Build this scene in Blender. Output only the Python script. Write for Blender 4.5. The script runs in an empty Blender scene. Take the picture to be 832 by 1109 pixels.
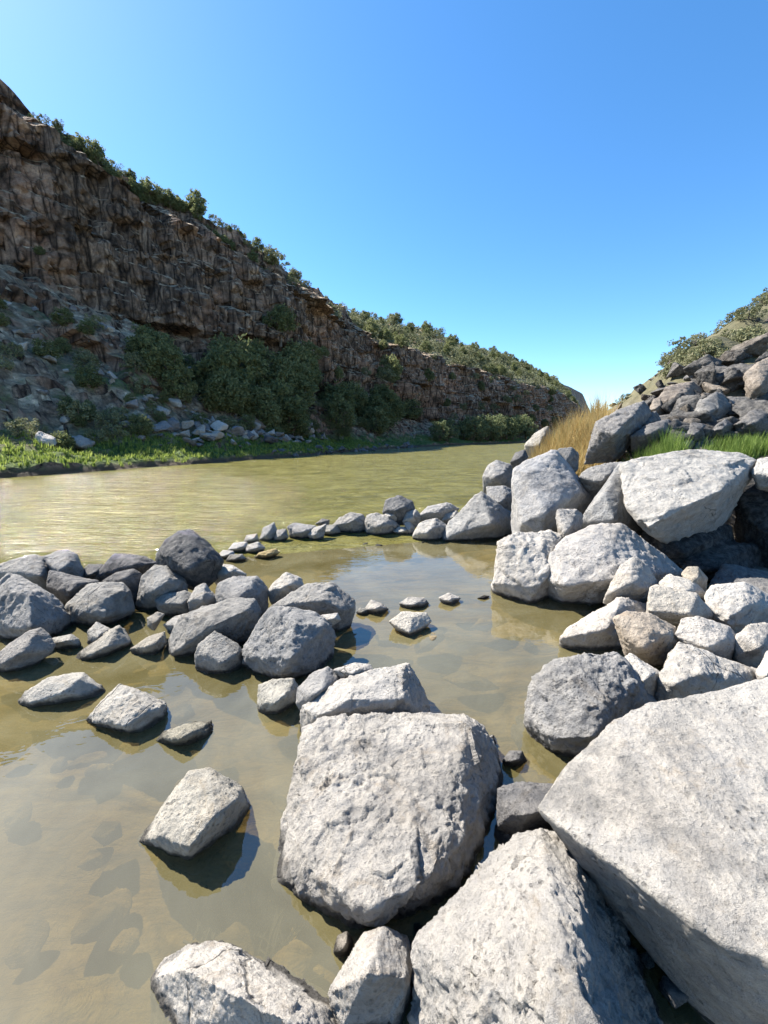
import bpy, bmesh, math, random
import numpy as np
from mathutils import Vector, noise, Matrix
rad = math.radians
SC = bpy.context.scene
COL = SC.collection
random.seed(11)

# ------------------------------------------------------------------ camera, sky, sun, exposure
F, CX, CY, HC, PITCH = 430.0, 416.0, 554.5, 2.2, rad(10.8)
cp, sp = math.cos(PITCH), math.sin(PITCH)
cd = bpy.data.cameras.new('camera'); cam = bpy.data.objects.new('camera', cd); COL.objects.link(cam)
cam.location = (0, 0, HC); cam.rotation_euler = (rad(90) - PITCH, 0, 0)
cd.sensor_fit = 'HORIZONTAL'; cd.sensor_width = 36; cd.lens = 36 * F / 832
cd.clip_start = 0.05; cd.clip_end = 6000
SC.camera = cam

SUN_EL, SUN_AZ = rad(47.6), rad(-58)          # azimuth from +Y towards +X
sundir = Vector((math.sin(SUN_AZ) * math.cos(SUN_EL), math.cos(SUN_AZ) * math.cos(SUN_EL), math.sin(SUN_EL)))
W = bpy.data.worlds.new('World'); SC.world = W; W.use_nodes = True
nt = W.node_tree; bg = nt.nodes['Background']
sky = nt.nodes.new('ShaderNodeTexSky'); sky.sky_type = 'NISHITA'; sky.sun_disc = False
sky.sun_elevation = SUN_EL; sky.sun_rotation = SUN_AZ; sky.altitude = 1800; sky.air_density = 1.0; sky.dust_density = 0.9; sky.ozone_density = 2.2
hs = nt.nodes.new('ShaderNodeHueSaturation'); hs.inputs['Saturation'].default_value = 1.25; hs.inputs['Hue'].default_value = .497
nt.links.new(sky.outputs[0], hs.inputs['Color']); nt.links.new(hs.outputs[0], bg.inputs[0]); bg.inputs[1].default_value = 0.094
sl = bpy.data.lights.new('sun', 'SUN'); sl.energy = 5.0; sl.angle = rad(0.53); sl.color = (1, .955, .88)
so = bpy.data.objects.new('sun', sl); COL.objects.link(so)
sl.color = (1, .945, .87); so.rotation_euler = sundir.to_track_quat('Z', 'Y').to_euler()
SC.view_settings.view_transform = 'Standard'; SC.view_settings.look = 'None'
SC.view_settings.exposure = 1.7; SC.view_settings.gamma = 1
SC.cycles.max_bounces = 6; SC.cycles.diffuse_bounces = 1; SC.cycles.transparent_max_bounces = 12
SC.cycles.use_denoising = True

# ------------------------------------------------------------------ helpers
def lerp(a, b, t): return a + (b - a) * t
def ss(a, b, x):
    t = min(1, max(0, (x - a) / (b - a))); return t * t * (3 - 2 * t)
def up_of(py): return (CY - py) / F * cp - sp
def P(px, py, D):
    a = (px - CX) / F; b = (CY - py) / F
    return Vector((a * D, (cp + b * sp) * D, HC + (b * cp - sp) * D))
def tag(o, label=None, cat=None, group=None, kind=None):
    if label: o['label'] = label
    if cat: o['category'] = cat
    if group: o['group'] = group
    if kind: o['kind'] = kind
    return o
def link(name, me, mat, parent=None, loc=None):
    o = bpy.data.objects.new(name, me); COL.objects.link(o)
    if mat and not me.materials: me.materials.append(mat)
    if parent: o.parent = parent
    if loc is not None: o.location = loc
    return o
def pymesh(name, v, f, smooth=False):
    me = bpy.data.meshes.new(name); me.from_pydata(v, [], f)
    if smooth: me.polygons.foreach_set('use_smooth', [True] * len(me.polygons))
    me.update(); return me

# ------------------------------------------------------------------ materials
class MT:
    def __init__(s, name):
        s.m = bpy.data.materials.new(name); s.m.use_nodes = True; s.t = s.m.node_tree
        s.b = s.t.nodes['Principled BSDF']; s.out = s.t.nodes['Material Output']
        s.b.inputs['Specular IOR Level'].default_value = 0.25
    def n(s, k, **kw):
        x = s.t.nodes.new(k)
        for a, v in kw.items(): setattr(x, a, v)
        return x
    def l(s, a, b): s.t.links.new(a, b)
    def noise(s, vec, scale, detail=6, rough=.6, dist=0):
        x = s.n('ShaderNodeTexNoise'); x.inputs['Scale'].default_value = scale; x.inputs['Detail'].default_value = detail
        x.inputs['Roughness'].default_value = rough; x.inputs['Distortion'].default_value = dist
        if vec: s.l(vec, x.inputs['Vector'])
        return x.outputs[0]
    def vor(s, vec, scale, feature='F1'):
        x = s.n('ShaderNodeTexVoronoi', feature=feature); x.inputs['Scale'].default_value = scale
        s.l(vec, x.inputs['Vector']); return x.outputs['Distance']
    def ramp(s, fac, stops, interp='LINEAR'):
        x = s.n('ShaderNodeValToRGB'); x.color_ramp.interpolation = interp
        el = x.color_ramp.elements
        while len(el) < len(stops): el.new(.5)
        for e, (p, c) in zip(el, stops):
            e.position = p; e.color = (c, c, c, 1) if not isinstance(c, tuple) else (*c, 1)
        s.l(fac, x.inputs[0]); return x.outputs[0]
    def mix(s, fac, a, b, mode='MIX'):
        x = s.n('ShaderNodeMix', data_type='RGBA', blend_type=mode)
        for sock, v in ((x.inputs[0], fac), (x.inputs[6], a), (x.inputs[7], b)):
            if isinstance(v, (int, float)): sock.default_value = v
            elif isinstance(v, tuple): sock.default_value = (*v, 1)
            else: s.l(v, sock)
        return x.outputs[2]
    def math(s, op, a, b=0.0, clamp=False):
        x = s.n('ShaderNodeMath', operation=op, use_clamp=clamp)
        for i, v in enumerate((a, b)):
            if isinstance(v, (int, float)): x.inputs[i].default_value = v
            else: s.l(v, x.inputs[i])
        return x.outputs[0]
    def bump(s, h, dist, strength=1, normal=None):
        x = s.n('ShaderNodeBump'); x.inputs['Distance'].default_value = dist; x.inputs['Strength'].default_value = strength
        s.l(h, x.inputs['Height'])
        if normal: s.l(normal, x.inputs['Normal'])
        return x.outputs[0]
    def objco(s, rnd=True):
        tc = s.n('ShaderNodeTexCoord').outputs['Object']
        if not rnd: return tc
        oi = s.n('ShaderNodeObjectInfo').outputs['Random']
        v = s.n('ShaderNodeVectorMath', operation='ADD'); s.l(tc, v.inputs[0])
        c = s.n('ShaderNodeCombineXYZ'); s.l(s.math('MULTIPLY', oi, 50), c.inputs[0]); s.l(s.math('MULTIPLY', oi, 31), c.inputs[1])
        s.l(c.outputs[0], v.inputs[1]); return v.outputs[0]
    def pos(s):
        return s.n('ShaderNodeNewGeometry').outputs['Position']
    def sep(s, v):
        x = s.n('ShaderNodeSeparateXYZ'); s.l(v, x.inputs[0]); return x.outputs

def rock_material(name, fine=1.0, wet=True):
    k = MT(name); co = k.objco()
    oi = k.n('ShaderNodeObjectInfo'); tint = oi.outputs['Color']
    tint = k.mix(1.0, tint, k.ramp(oi.outputs['Random'], [(0, (.72, .71, .69)), (.35, (.60, .585, .56)), (.7, (.78, .76, .73)), (1, (.55, .545, .535))]), 'MULTIPLY')
    n1 = k.noise(co, 1.6 * fine, 7, .62, .4); n2 = k.noise(co, 9 * fine, 8, .7); n3 = k.noise(co, 42 * fine, 5, .7)
    pits = k.vor(co, 34 * fine); pm = k.noise(co, 3.2 * fine, 4, .6)
    bri = k.ramp(n1, [(.32, .48), (.46, .88), (.68, 1.1)])
    c = k.mix(1.0, tint, bri, 'MULTIPLY')
    dust = k.ramp(n2, [(.42, 0.0), (.62, .55)])
    c = k.mix(dust, c, k.mix(.3, k.mix(1.0, tint, (1.35, 1.3, 1.22), 'MULTIPLY'), (.50, .465, .41)), 'MIX')
    sp_ = k.ramp(n3, [(.30, .62), (.45, 1.0)])
    c = k.mix(1.0, c, sp_, 'MULTIPLY')
    stain = k.ramp(k.noise(co, 2.3 * fine, 6, .75, 1.2), [(.56, 0.0), (.66, .65)])
    c = k.mix(stain, c, k.mix(1.0, tint, (.74, .66, .56), 'MULTIPLY'))
    pitmask = k.ramp(pm, [(.46, 0.0), (.6, 1.0)])
    pr = k.ramp(pits, [(.10, 0.0), (.34, 1.0)])
    pith = k.mix(pitmask, (1., 1., 1.), pr)
    c = k.mix(1.0, c, k.mix(.45, (1., 1., 1.), pith), 'MULTIPLY')
    cw = k.n('ShaderNodeVectorMath', operation='ADD'); k.l(co, cw.inputs[0]); cn = k.n('ShaderNodeTexNoise'); cn.inputs['Scale'].default_value = 3 * fine; k.l(co, cn.inputs['Vector'])
    cs = k.n('ShaderNodeVectorMath', operation='SCALE'); cs.inputs['Scale'].default_value = .16 / fine; k.l(cn.outputs['Color'], cs.inputs[0]); k.l(cs.outputs[0], cw.inputs[1])
    crk = k.ramp(k.vor(cw.outputs[0], 2.1 * fine, 'DISTANCE_TO_EDGE'), [(.0, 0.0), (.014, 1.0)])
    crk = k.mix(k.ramp(k.noise(co, 1.1 * fine, 3, .5), [(.60, 1.0), (.65, 0.0)]), crk, (1., 1., 1.))
    c = k.mix(1.0, c, k.mix(.6, (1., 1., 1.), crk), 'MULTIPLY')
    if wet:
        z = k.sep(k.pos())[2]
        zz = k.math('ADD', z, k.math('MULTIPLY', k.math('SUBTRACT', n2, .5), .10))
        w = k.ramp(k.math('ADD', k.math('MULTIPLY', zz, 5.0), .5, True), [(0, .62), (.44, .62), (.50, .16), (.66, .20), (.86, 1.0)])
        c = k.mix(1.0, c, w, 'MULTIPLY')
    k.l(c, k.b.inputs['Base Color']); k.b.inputs['Roughness'].default_value = .88
    b1 = k.bump(n2, .065 / fine, 1.0); b2 = k.bump(pith, .012 / fine, .8, b1); b3 = k.bump(n3, .012 / fine, .9, b2); b3 = k.bump(crk, .02 / fine, .8, b3)
    k.l(b3, k.b.inputs['Normal'])
    return k.m
M_ROCK = rock_material('boulder_basalt')
M_ROCKFAR = rock_material('talus_basalt', .25, False)

def cliff_material():
    k = MT('cliff_rock'); p = k.pos(); g = k.n('ShaderNodeNewGeometry')
    mp = k.n('ShaderNodeMapping'); k.l(p, mp.inputs[0]); mp.inputs['Scale'].default_value = (1, 1, .3)
    ms = k.n('ShaderNodeMapping'); k.l(p, ms.inputs[0]); ms.inputs['Scale'].default_value = (.5, .5, 1.6)
    streak = k.noise(mp.outputs[0], .9, 8, .7, .3); strata = k.noise(ms.outputs[0], .35, 7, .65, .5)
    big = k.noise(p, .06, 5, .6, .6); fine = k.noise(p, 2.2, 8, .75)
    c = k.ramp(streak, [(.37, (.04, .033, .029)), (.47, (.12, .095, .075)), (.56, (.27, .205, .155)), (.67, (.50, .40, .31))])
    c2 = k.ramp(strata, [(.36, (.10, .07, .05)), (.5, (.36, .23, .165)), (.64, (.62, .45, .34))])
    c = k.mix(k.ramp(big, [(.44, .12), (.6, .85)]), c, c2)
    c = k.mix(1.0, c, k.ramp(fine, [(.32, .5), (.55, 1.15)]), 'MULTIPLY')
    joints = k.ramp(k.vor(mp.outputs[0], .55, 'DISTANCE_TO_EDGE'), [(.0, .35), (.09, 1.0)])
    c = k.mix(1.0, c, joints, 'MULTIPLY'); vm = k.n('ShaderNodeMapping'); k.l(p, vm.inputs[0]); vm.inputs['Scale'].default_value = (.55, .55, .07)
    vc = k.ramp(k.vor(vm.outputs[0], 1.0, 'DISTANCE_TO_EDGE'), [(.0, .25), (.07, 1.0)]); c = k.mix(1.0, c, vc, 'MULTIPLY')
    c = k.mix(1.0, c, (1.02, .92, .84), 'MULTIPLY')
    # soil, scree and scrub on the gentler ground
    nz = k.sep(g.outputs['Normal'])[2]
    soil = k.ramp(k.noise(p, .9, 8, .75), [(.35, (.15, .12, .09)), (.5, (.38, .28, .18)), (.62, (.58, .46, .32)), (.7, (.2, .23, .09))])
    soil = k.mix(1.0, soil, k.ramp(k.vor(p, 1.3), [(.15, 1.6), (.55, .9)]), 'MULTIPLY'); soil = k.mix(1.0, soil, k.ramp(k.vor(p, .5), [(.2, 1.25), (.7, .75)]), 'MULTIPLY')
    gm = k.ramp(k.math('ADD', nz, k.math('MULTIPLY', k.math('SUBTRACT', fine, .5), .5)), [(.55, 0.0), (.75, 1.0)])
    c = k.mix(gm, c, soil)
    # grass by the water and in green gullies of the scree
    z = k.sep(p)[2]
    zl = k.math('ADD', z, k.math('MULTIPLY', k.math('SUBTRACT', k.noise(p, .25, 5, .6), .5), 5.0))
    gr = k.ramp(k.math('DIVIDE', zl, 4.0, True), [(.45, 1.0), (.85, 0.0)])
    gully = k.math('MULTIPLY', k.ramp(k.noise(p, .11, 4, .55, .8), [(.52, 0.0), (.6, .8)]), k.ramp(k.math('DIVIDE', z, 20.0, True), [(.7, 1.0), (.9, 0.0)]))
    gcol = k.ramp(k.noise(p, 3.0, 6, .7), [(.35, (.035, .065, .015)), (.6, (.12, .17, .04)), (.75, (.22, .22, .09))])
    c = k.mix(k.math('MULTIPLY', k.math('MAXIMUM', gr, gully), gm), c, gcol)
    mud = k.ramp(k.math('DIVIDE', z, .8, True), [(.25, 1.0), (.6, 0.0)])
    c = k.mix(mud, c, (.09, .07, .045))
    k.l(c, k.b.inputs['Base Color']); k.b.inputs['Roughness'].default_value = .95
    b = k.bump(streak, 1.0, .7); b = k.bump(joints, .3, .6, b); b = k.bump(fine, .35, .9, b); k.l(b, k.b.inputs['Normal'])
    return k.m
M_CLIFF = cliff_material()

def bank_material():
    k = MT('bank_ground'); p = k.pos(); z = k.sep(p)[2]; y = k.sep(p)[1]
    n = k.noise(p, 3.5, 8, .7); n2 = k.noise(p, .8, 5, .6, .5)
    soil = k.ramp(n, [(.3, (.04, .036, .03)), (.5, (.10, .088, .07)), (.7, (.2, .18, .15))])
    veg = k.ramp(k.noise(p, 2.0, 6, .7), [(.35, (.05, .055, .025)), (.6, (.12, .11, .055)), (.75, (.18, .155, .09))])
    hi = k.ramp(k.math('DIVIDE', z, 8.0, True), [(.30, 0.0), (.5, .75)])
    c = k.mix(hi, soil, veg)
    mp = k.n('ShaderNodeMapping'); k.l(p, mp.inputs[0]); mp.inputs['Rotation'].default_value = (0, 0, rad(-32)); mp.inputs['Scale'].default_value = (1.0, 2.6, 1)
    silt = k.ramp(k.noise(mp.outputs[0], 1.5, 6, .65, 1.0), [(.36, (.045, .034, .010)), (.5, (.18, .120, .038)), (.64, (.30, .22, .085))])
    silt = k.mix(k.ramp(n2, [(.42, 0.0), (.6, .5)]), silt, (.13, .105, .06))
    wet = k.ramp(k.math('ADD', k.math('MULTIPLY', z, 2.5), .5, True), [(.42, 1.0), (.56, 0.0)])
    c = k.mix(wet, c, silt)
    k.l(c, k.b.inputs['Base Color']); k.b.inputs['Roughness'].default_value = .95
    b = k.bump(k.noise(mp.outputs[0], 3.0, 6, .6, .8), .10, .8); b = k.bump(n, .05, .8, b); k.l(b, k.b.inputs['Normal'])
    return k.m
M_BANK = bank_material()

def water_material(name, murk, mfac, ttint, rough, bumps, ior=1.4):
    k = MT(name); p = k.pos()
    nrm = None
    for sc_, rot, st, dist, det in bumps:
        mp = k.n('ShaderNodeMapping'); k.l(p, mp.inputs[0]); mp.inputs['Rotation'].default_value = (0, 0, rad(rot)); mp.inputs['Scale'].default_value = (1, st, 1)
        nrm = k.bump(k.noise(mp.outputs[0], sc_, det, .55, .5), dist, 1, nrm)
    d = k.n('ShaderNodeBsdfDiffuse'); t = k.n('ShaderNodeBsdfTransparent'); gl = k.n('ShaderNodeBsdfGlossy')
    mm = k.noise(p, .55, 5, .6, 1.5)
    k.l(k.mix(k.ramp(mm, [(.35, 0.0), (.65, 1.0)]), murk[0], murk[1]), d.inputs[0])
    t.inputs[0].default_value = (*ttint, 1); gl.inputs[0].default_value = (1, 1, 1, 1); gl.inputs['Roughness'].default_value = rough
    fr = k.n('ShaderNodeFresnel'); bf = k.n('ShaderNodeNewGeometry').outputs['Backfacing']; k.l(k.math('ADD', ior, k.math('MULTIPLY', bf, 1 / ior - ior)), fr.inputs[0])   # the same reflectance for light passing from below
    if nrm and ior < 1.45: k.l(nrm, d.inputs['Normal'])
    if nrm: k.l(nrm, fr.inputs['Normal']); k.l(nrm, gl.inputs['Normal'])
    a = k.n('ShaderNodeMixShader'); a.inputs[0].default_value = mfac
    k.l(k.math('ADD', k.math('MULTIPLY', k.math('SUBTRACT', mm, .5), .5), mfac, True), a.inputs[0])
    k.l(t.outputs[0], a.inputs[1]); k.l(d.outputs[0], a.inputs[2])
    b = k.n('ShaderNodeMixShader'); k.l(fr.outputs[0], b.inputs[0]); k.l(a.outputs[0], b.inputs[1]); k.l(gl.outputs[0], b.inputs[2])
    k.l(b.outputs[0], k.out.inputs[0]); k.t.nodes.remove(k.b)
    return k.m
M_RIVER = water_material('river_water', ((.110, .100, .026), (.162, .150, .050)), .95, (.8, .7, .3), .05,
                         [(.16, 12, 3.4, .36, 2), (.5, 16, 3.6, .30, 3), (2.0, 8, 3.0, .16, 4)])
M_POOL = water_material('pool_water', ((.130, .110, .044), (.168, .150, .080)), .56, (.92, .87, .68), .012,
                        [(3.0, -30, 1.8, .003, 3)], 1.9)

def leaf_material(name, stops, trans=.25):
    k = MT(name); g = k.n('ShaderNodeNewGeometry'); oi = k.n('ShaderNodeObjectInfo')
    rp = k.math('ADD', k.math('MULTIPLY', g.outputs['Random Per Island'], .7), k.math('MULTIPLY', oi.outputs['Random'], .3))
    c = k.ramp(rp, stops)
    k.l(c, k.b.inputs['Base Color']); k.b.inputs['Roughness'].default_value = .75
    tr = k.n('ShaderNodeBsdfTranslucent'); k.l(c, tr.inputs[0])
    m = k.n('ShaderNodeMixShader'); m.inputs[0].default_value = trans
    k.l(k.b.outputs[0], m.inputs[1]); k.l(tr.outputs[0], m.inputs[2]); k.l(m.outputs[0], k.out.inputs[0])
    return k.m
M_JUN = leaf_material('juniper_foliage', [(0, (.06, .08, .03)), (.5, (.15, .17, .07)), (1, (.28, .28, .13))], .45)
M_SAGE = leaf_material('scrub_foliage', [(0, (.09, .10, .05)), (.5, (.17, .18, .09)), (1, (.28, .27, .15))])
M_LEAF = leaf_material('riverside_foliage', [(0, (.045, .09, .025)), (.5, (.09, .145, .045)), (1, (.16, .21, .07))], .35)
M_OLIVE = leaf_material('pale_foliage', [(0, (.09, .12, .05)), (.5, (.15, .18, .08)), (1, (.25, .27, .13))], .35)
M_GRASS = leaf_material('green_grass_blade', [(0, (.05, .09, .015)), (.5, (.15, .23, .045)), (.85, (.28, .34, .10)), (1, (.38, .33, .16))], .4)
M_STRAW = leaf_material('golden_grass_blade', [(0, (.22, .14, .045)), (.5, (.36, .25, .09)), (.85, (.46, .36, .17)), (1, (.16, .2, .06))], .35)
M_BANKG = leaf_material('bank_grass_blade', [(0, (.07, .12, .02)), (.5, (.18, .24, .045)), (1, (.36, .40, .11))], .4)
kb = MT('bark'); kb.l(kb.ramp(kb.noise(kb.objco(), 8, 5), [(.3, (.06, .045, .03)), (.7, (.2, .16, .12))]), kb.b.inputs['Base Color']); M_BARK = kb.m

# ------------------------------------------------------------------ terrain functions
def interp(x, xs, ys): return float(np.interp(x, xs, ys))
XSY = [-30, -6, 0, 1, 2.5, 4, 5.2, 6, 8, 10, 13, 20, 33, 55, 118, 260, 900]
XSX = [-4, -1, .1, .5, 1.0, 1.7, 2.2, 2.45, 2.5, 2.9, 3.8, 6.5, 13, 25, 54, 150, 620]
def right_h(sd):
    return interp(sd, [-60, -8, -4, -1.0, 0, 1, 2, 2.8, 3.5, 5, 9.5, 20, 60, 200], [-1.8, -1.2, -.38, -.25, 0, .12, .45, .9, 1.55, 2.5, 6.2, 13, 34, 60])
def is_river(x, y): return y > interp(x, [-60, -12, -6, -4.5, -2.8, 0, 2.9, 5], [-12, 2, 4.9, 5.6, 7.0, 7.9, 8.9, 9.3])
def ground(x, y):
    sd = x - interp(y, XSY, XSX)
    z = right_h(sd + 1.5 * ss(0, 1.2, sd) * ss(10, 15, y))
    z = lerp(min(z, -.26 + .10 * max(sd, 0)), z, ss(6.9, 8.3, y - .10 * max(sd, 0))); z = min(z, 1.6 + .58 * max(0, y - 9.0 + .1 * (x - 7)))
    yr = interp(x, [-60, -12, -6, -4.5, -2.8, 0, 2.9, 5], [-12, 2, 4.9, 5.6, 7.0, 7.9, 8.9, 9.3])
    if sd < 0 and y < yr + 1:   # shallow silt this side of the stone dam
        z = max(z, lerp(-.30, -1.2, ss(yr, yr + 3, y)))
    n = noise.fractal(Vector((x * .8, y * .8, 3.1)), 1, 2, 4)
    amp = .07 if sd < 0 else min(.9, .10 + sd * .05)
    return z + n * amp

# left canyon wall frame: s along the canyon, q across it
AZW = rad(27); US = Vector((math.sin(AZW), math.cos(AZW), 0)); UQ = Vector((-math.cos(AZW), math.sin(AZW), 0))
def p0(s): return interp(s, [-80, 0, 30, 50, 65, 95, 145, 300, 900, 3200], [26, 28, 28.1, 30.5, 31.5, 31.5, 22.5, 8, -20, -75]) + .8 * noise.noise(Vector((s * .12, 0, 0)))
def Wrim(s): return interp(s, [-80, 14, 26, 55, 88, 130, 900], [59, 59, 52, 25, 24, 58, 60])
def solve(px, py, off_fn):
    a = (px - CX) / F; b = (CY - py) / F
    fw = cp + b * sp; upc = b * cp - sp; az = math.atan2(a, fw); hz = math.hypot(a, fw); th = AZW - az
    s = 50.
    for _ in range(40):
        q = off_fn(s); s = .5 * s + .5 * (q / math.tan(th))
    r = q / math.sin(th); return s, HC + r * upc / hz
SKY = [(0, 84), (14, 98), (41, 126), (62, 139), (89, 155), (115, 180), (144, 195), (200, 219), (234, 243), (265, 259), (290, 278), (315, 297), (345, 314), (372, 333), (395, 347), (425, 352), (464, 358), (486, 371), (542, 386), (577, 403), (612, 417), (631, 426)]
rim = [solve(x, y, lambda s: p0(s) + Wrim(s)) for x, y in SKY]
RS = [-80] + [a for a, b in rim] + [max(1000, rim[-1][0] + 100), 3300]; RH = [rim[0][1] + 2] + [b for a, b in rim] + [rim[-1][1], 26]
CT = [(356, 343), (387, 363), (430, 373), (473, 388), (516, 398), (560, 413), (603, 421)]
ct = [solve(x, y, lambda s: p0(s) + 24) for x, y in CT]
CS = [a for a, b in ct]; CH = [b for a, b in ct]
def profile(s):
    H = interp(s, RS, RH); Wd = Wrim(s)
    wt = interp(s, [0, 20, 40, 55, 110, 200], [35, 33, 18, 11, 12, 13]); zt = interp(s, [0, 20, 35, 60, 110, 200], [26, 24, 15, 8, 7, 7])
    near = [(-9, -1.6), (-.6, -.5), (0, .0), (.5, .45), (3, .9), (7, 2.4), (wt, zt), (lerp(wt, Wd, .08), zt + .3 * (H - zt)), (lerp(wt, Wd, .30), zt + .36 * (H - zt)), (lerp(wt, Wd, .40), zt + .72 * (H - zt)), (lerp(wt, Wd, .66), zt + .8 * (H - zt)), (Wd - 2, H - 3.5), (Wd, H), (Wd + 14, H + .4), (Wd + 90, H - 6)]
    hc = interp(s, CS, CH)
    far = [(-9, -1.6), (-.6, -.5), (0, .0), (.5, .45), (3, .9), (7, 1.9), (wt, zt), (wt + 2.5, lerp(zt, hc, .4)), (wt + 4, lerp(zt, hc, .45)), (wt + 7, lerp(zt, hc, .93)), (24, hc), (36, lerp(hc, H, .36)), (Wd, H), (Wd + 14, H + 1), (Wd + 90, H - 6)]
    t = ss(88, 112, s)
    return [(lerp(a, c, t), lerp(b, d, t)) for (a, b), (c, d) in zip(near, far)]
def wall_pt(s, v):
    pr = profile(s); i = min(int(v), len(pr) - 2); t = v - i
    w = lerp(pr[i][0], pr[i + 1][0], t); z = lerp(pr[i][1], pr[i + 1][1], t)
    q = p0(s) * 1.0 + w
    steep = 1 if 6 <= v < 11.5 else (max(0, 1 - abs(v - 6.0)) if v < 6 else max(0, 12 - v) * 2 if v < 12 else 0)
    tf = ss(88, 112, s)
    if v > 9: steep *= lerp(1, .25 if v > 10 else 1, tf)
    pt = US * s + UQ * q; pt.z = z
    a = noise.fractal(Vector((s * .055, z * .04, 1)), 1, 2, 3) * 1.6
    zw = z + .8 * noise.noise(Vector((s * .15, z * .1, 4)))
    d = a
    for f1, f2, am, sd_ in ((.13, .10, 2.6, 1.3), (.45, .20, 1.1, 7.7), (1.1, .5, .5, 3.1)):
        so2 = s + .9 * noise.noise(Vector((s * .3, z * .25, sd_))) / f1 * .4
        row = math.floor(zw * f2 + sd_); off = noise.cell(Vector((row * 3.3, sd_, 1))) * 5
        d += (noise.cell(Vector((math.floor(so2 * f1 + off) + .5, row + .5, sd_))) - .5) * am
        if f1 > .3:
            fx = (so2 * f1 + off) % 1; fz = (zw * f2 + sd_) % 1
            d -= am * .35 * (max(0, 1 - min(fx, 1 - fx) * 9) + .7 * max(0, 1 - min(fz, 1 - fz) * 9))
    d += noise.fractal(pt * .7, 1, 2, 5) * .55
    ledge = noise.noise(Vector((s * .03, z * .3, 7))) * 1.3
    if v > 11: steep *= .45
    pt -= UQ * ((d + ledge) * min(1, steep))
    tal = ss(2.0, 5.5, v) * (1 - min(1, steep))
    if tal > 0:
        for f_, a_ in ((.45, 1.0), (1.1, .5)):
            vd, vp = noise.voronoi(Vector((pt.x * f_, pt.y * f_, 3.3))); pt.z += tal * a_ * (.55 - vd[0]) * (.3 + noise.cell(vp[0] * 7.7))
    pt.z += tal * (noise.fractal(Vector((pt.x * .22, pt.y * .22, 5)), 1, 2, 5) * (1.3 if v < 7 else .8)) + (.25 * noise.fractal(pt * .7, 1, 2, 3) if 2 < v < 6 else 0)
    return pt

# ------------------------------------------------------------------ setting meshes
def build_wall():
    svals = []; s = -40.
    while s < 3200: svals.append(s); s += .34 if s < 110 else .34 + (s - 110) * .012
    vv = []
    dens = [2, 2, 3, 6, 10, 36, 30, 12, 30, 14, 16, 10, 6, 5]
    for i, n in enumerate(dens):
        vv += [i + j / n for j in range(n)]
    vv.append(13.999)
    V = []; n = len(vv)
    for s in svals:
        for v in vv: V.append(wall_pt(s, v))
    Fc = []
    for i in range(len(svals) - 1):
        for j in range(n - 1): a = i * n + j; Fc.append((a, a + 1, a + n + 1, a + n))
    me = pymesh('canyon_wall', V, Fc)
    o = link('canyon_wall', me, M_CLIFF); tag(o, kind='structure')
    return o
build_wall()

def build_bank():
    def axis(a, b, near, step):
        out = [0.]; x = 0.
        while x < b: x += step if x < near else step + (x - near) * .06; out.append(x)
        x = 0.
        while x > a: x -= step if -x < near else step + (-x - near) * .06; out.insert(0, x)
        return out
    xs = axis(-60, 700, 10, .10); ys = axis(-25, 900, 11, .10)
    V = []
    for y in ys:
        for x in xs:
            w = Vector((x, y, 0)).dot(UQ) - p0(Vector((x, y, 0)).dot(US))
            z = ground(x, y)
            if w > -6: z = min(z, -2.2)
            V.append((x, y, z))
    n = len(xs); Fc = [(j * n + i, j * n + i + 1, (j + 1) * n + i + 1, (j + 1) * n + i) for j in range(len(ys) - 1) for i in range(n - 1)]
    tag(link('ground', pymesh('ground', V, Fc, True), M_BANK), kind='structure')
build_bank()
# river and pool sheets share the line that runs under the stone dam
BX = [-60, -12, -6, -4.5, -2.8, 0, 2.9, 5]; BY = [-12, 2, 4.9, 5.6, 7.0, 7.9, 8.9, 9.3]
def sheet(name, pts, mat):
    me = pymesh(name, [(x, y, 0) for x, y in pts], [tuple(range(len(pts)))]); return tag(link(name, me, mat), kind='structure')
line = list(zip(BX, BY))
sheet('river', line + [(700, 9.3), (700, 900), (-60, 900)], M_RIVER)
sheet('pool_water', [(-60, -25), (5, -25)] + line[::-1], M_POOL)

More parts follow.
